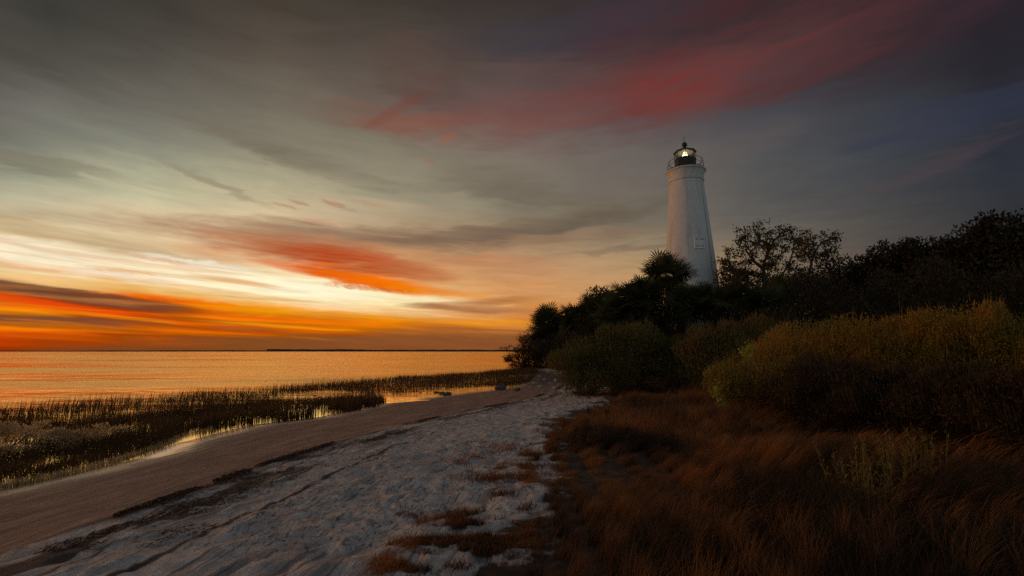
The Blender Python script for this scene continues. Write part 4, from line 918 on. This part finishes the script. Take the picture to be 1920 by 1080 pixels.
# pale saltbushes in the marsh, far left
for lab, px, hw, yt, Y, n in [
 ('rounded pale-topped saltbush at the far left of the marsh', 38, 42, 792, 10.3, 5200),
 ('small pale saltbush behind the rounded one', 75, 30, 795, 10.9, 2600),
 ('pale saltbush cut by the left edge of the photo', 8, 34, 826, 9.2, 2600),
 ('pale saltbush in the middle of the marsh patch', 130, 34, 806, 10.2, 3000),
 ('pale saltbush right of the marsh patch middle', 178, 36, 802, 10.8, 3200),
 ('last pale saltbush toward the golden pool', 222, 28, 797, 11.4, 2000)]:
    shrub('saltbush', lab, 'shrub', px, hw, yt, Y, n, .06, M['reedgrey'], group='pale saltbushes in the left marsh', upright=.5, lumps=12, stems=6, lr=.36)
# ------------------------------------------------------------------ rocks and driftwood
def rock_mesh(seed, flat=.6):
    import bmesh
    bm = bmesh.new(); bmesh.ops.create_icosphere(bm, subdivisions=3, radius=1.); g = np.random.default_rng(seed)
    pl = [(v/np.linalg.norm(v), g.uniform(.6, .9)) for v in g.normal(size=(9, 3))]
    for v in bm.verts:
        p = np.array(v.co)
        for nn, d in pl:
            e = p@nn
            if e > d: p = p-nn*(e-d)*.9
        p *= 1+.06*math.sin(7*p[0]+seed)*math.cos(6*p[1]); v.co = (p[0], p[1]*.85, p[2]*flat)
    me = bpy.data.meshes.new('rock'); bm.to_mesh(me); bm.free(); return me
rm = [rock_mesh(s) for s in range(5)]; rp = [q.copy() for q in rm]
for q in rm: q.materials.append(M['rock'])
for q in rp: q.materials.append(M['paler'])
def rock(lab, px, py, wpx, pale=False, group='dark rocks by the pools', k=None):
    x, y = gp(px, py, .03 if not pale else .2); z = float(terrain(x, y)); s = wpx/2*y/FPX
    o = obj('rock', (rp if pale else rm)[random.randrange(5)], None, None, (x, y, z+s*.25)); o.scale = (s, s*.8, s*(k or .75)); o.rotation_euler = (0, 0, random.uniform(0, 6.28)); tag(o, lab, 'rock', group)
for r in [('dark rock alone in the pool nearest the left reeds', 500, 744, 16), ('dark rock in the pool beside the outer reeds', 590, 741, 14), ('small dark stone right of the pool rock pair', 603, 738, 9),
 ('small dark stone in the golden pool centre', 645, 739, 9), ('left stone of the row on the wet sand', 788, 736, 10), ('second stone of the row on the wet sand', 801, 736, 9),
 ('third and flat stone of the row on the wet sand', 818, 735, 13), ('fourth stone of the row on the wet sand', 829, 737, 14), ('rightmost and lowest stone of the row on the wet sand', 838, 740, 18),
 ('wide dark boulder at the right end of the marsh band', 938, 732, 26), ('grey boulder on the sand right of the marsh band', 970, 738, 20), ('little stone at the pool edge by the reeds spur', 668, 727, 8)]: rock(*r)
pale_rocks = [(1003,718,12),(1014,728,14),(1022,712,10),(1032,722,13),(1030,703,9),(1043,716,14),(1050,727,12),(1056,706,11),(1064,718,15),(1071,730,12),(1012,706,9),(1078,712,12),(1040,732,12),(1085,724,13),(1022,735,10),(995,726,10),(1052,698,9),(988,706,8)]
for i, (a, b, w) in enumerate(pale_rocks): rock('pale limestone rock in the jumbled revetment below the thicket', a, b, w, True, 'pale limestone rocks of the revetment', .9)
def stick(label, pts, r, name='driftwood_stick'):
    P = []
    for px, py, h in pts:
        x, y = gp(px, py, .42); P.append((x, y, float(terrain(x, y))+h))
    P = np.array(P); s = MB(); k = np.linspace(0, 1, len(P)); o = P[0].copy()
    # resample
    kk = np.linspace(0, 1, 9); Q = np.stack([np.interp(kk, k, P[:, i]) for i in range(3)], 1)-o; Q[:, 2] += .012*np.sin(kk*9)
    s.tube(Q, np.linspace(r, r*.5, 9), 6); ob = s.build(name, M['wood']); ob.location = o; tag(ob, label, 'stick')
stick('pale bent stick lying on the sand by the creeping grass', [(838,896,.015), (855,903,.03), (872,913,.015)], .012)
def upright_twig(label, px, yb, yt):
    x, y = gp(px, yb, .42); z = float(terrain(x, y)); h = zat(yt, y, px)-z
    s = MB(); s.tube([(0, 0, -.03), (.01, 0, h*.5), (-.005, 0, h)], [.004, .003, .0015], 5)
    s.tube([(.008, 0, h*.55), (.05, .01, h*.8)], [.002, .001], 4); s.tube([(.004, 0, h*.7), (-.04, .01, h*.9)], [.002, .001], 4)
    o = s.build('upright_twig', M['stem']); o.location = (x, y, z); tag(o, label, 'twig')
upright_twig('thin upright twig stuck in the open sand', 830, 924, 884)
upright_twig('thin dark twig at the edge of the creeping grass', 884, 902, 868)
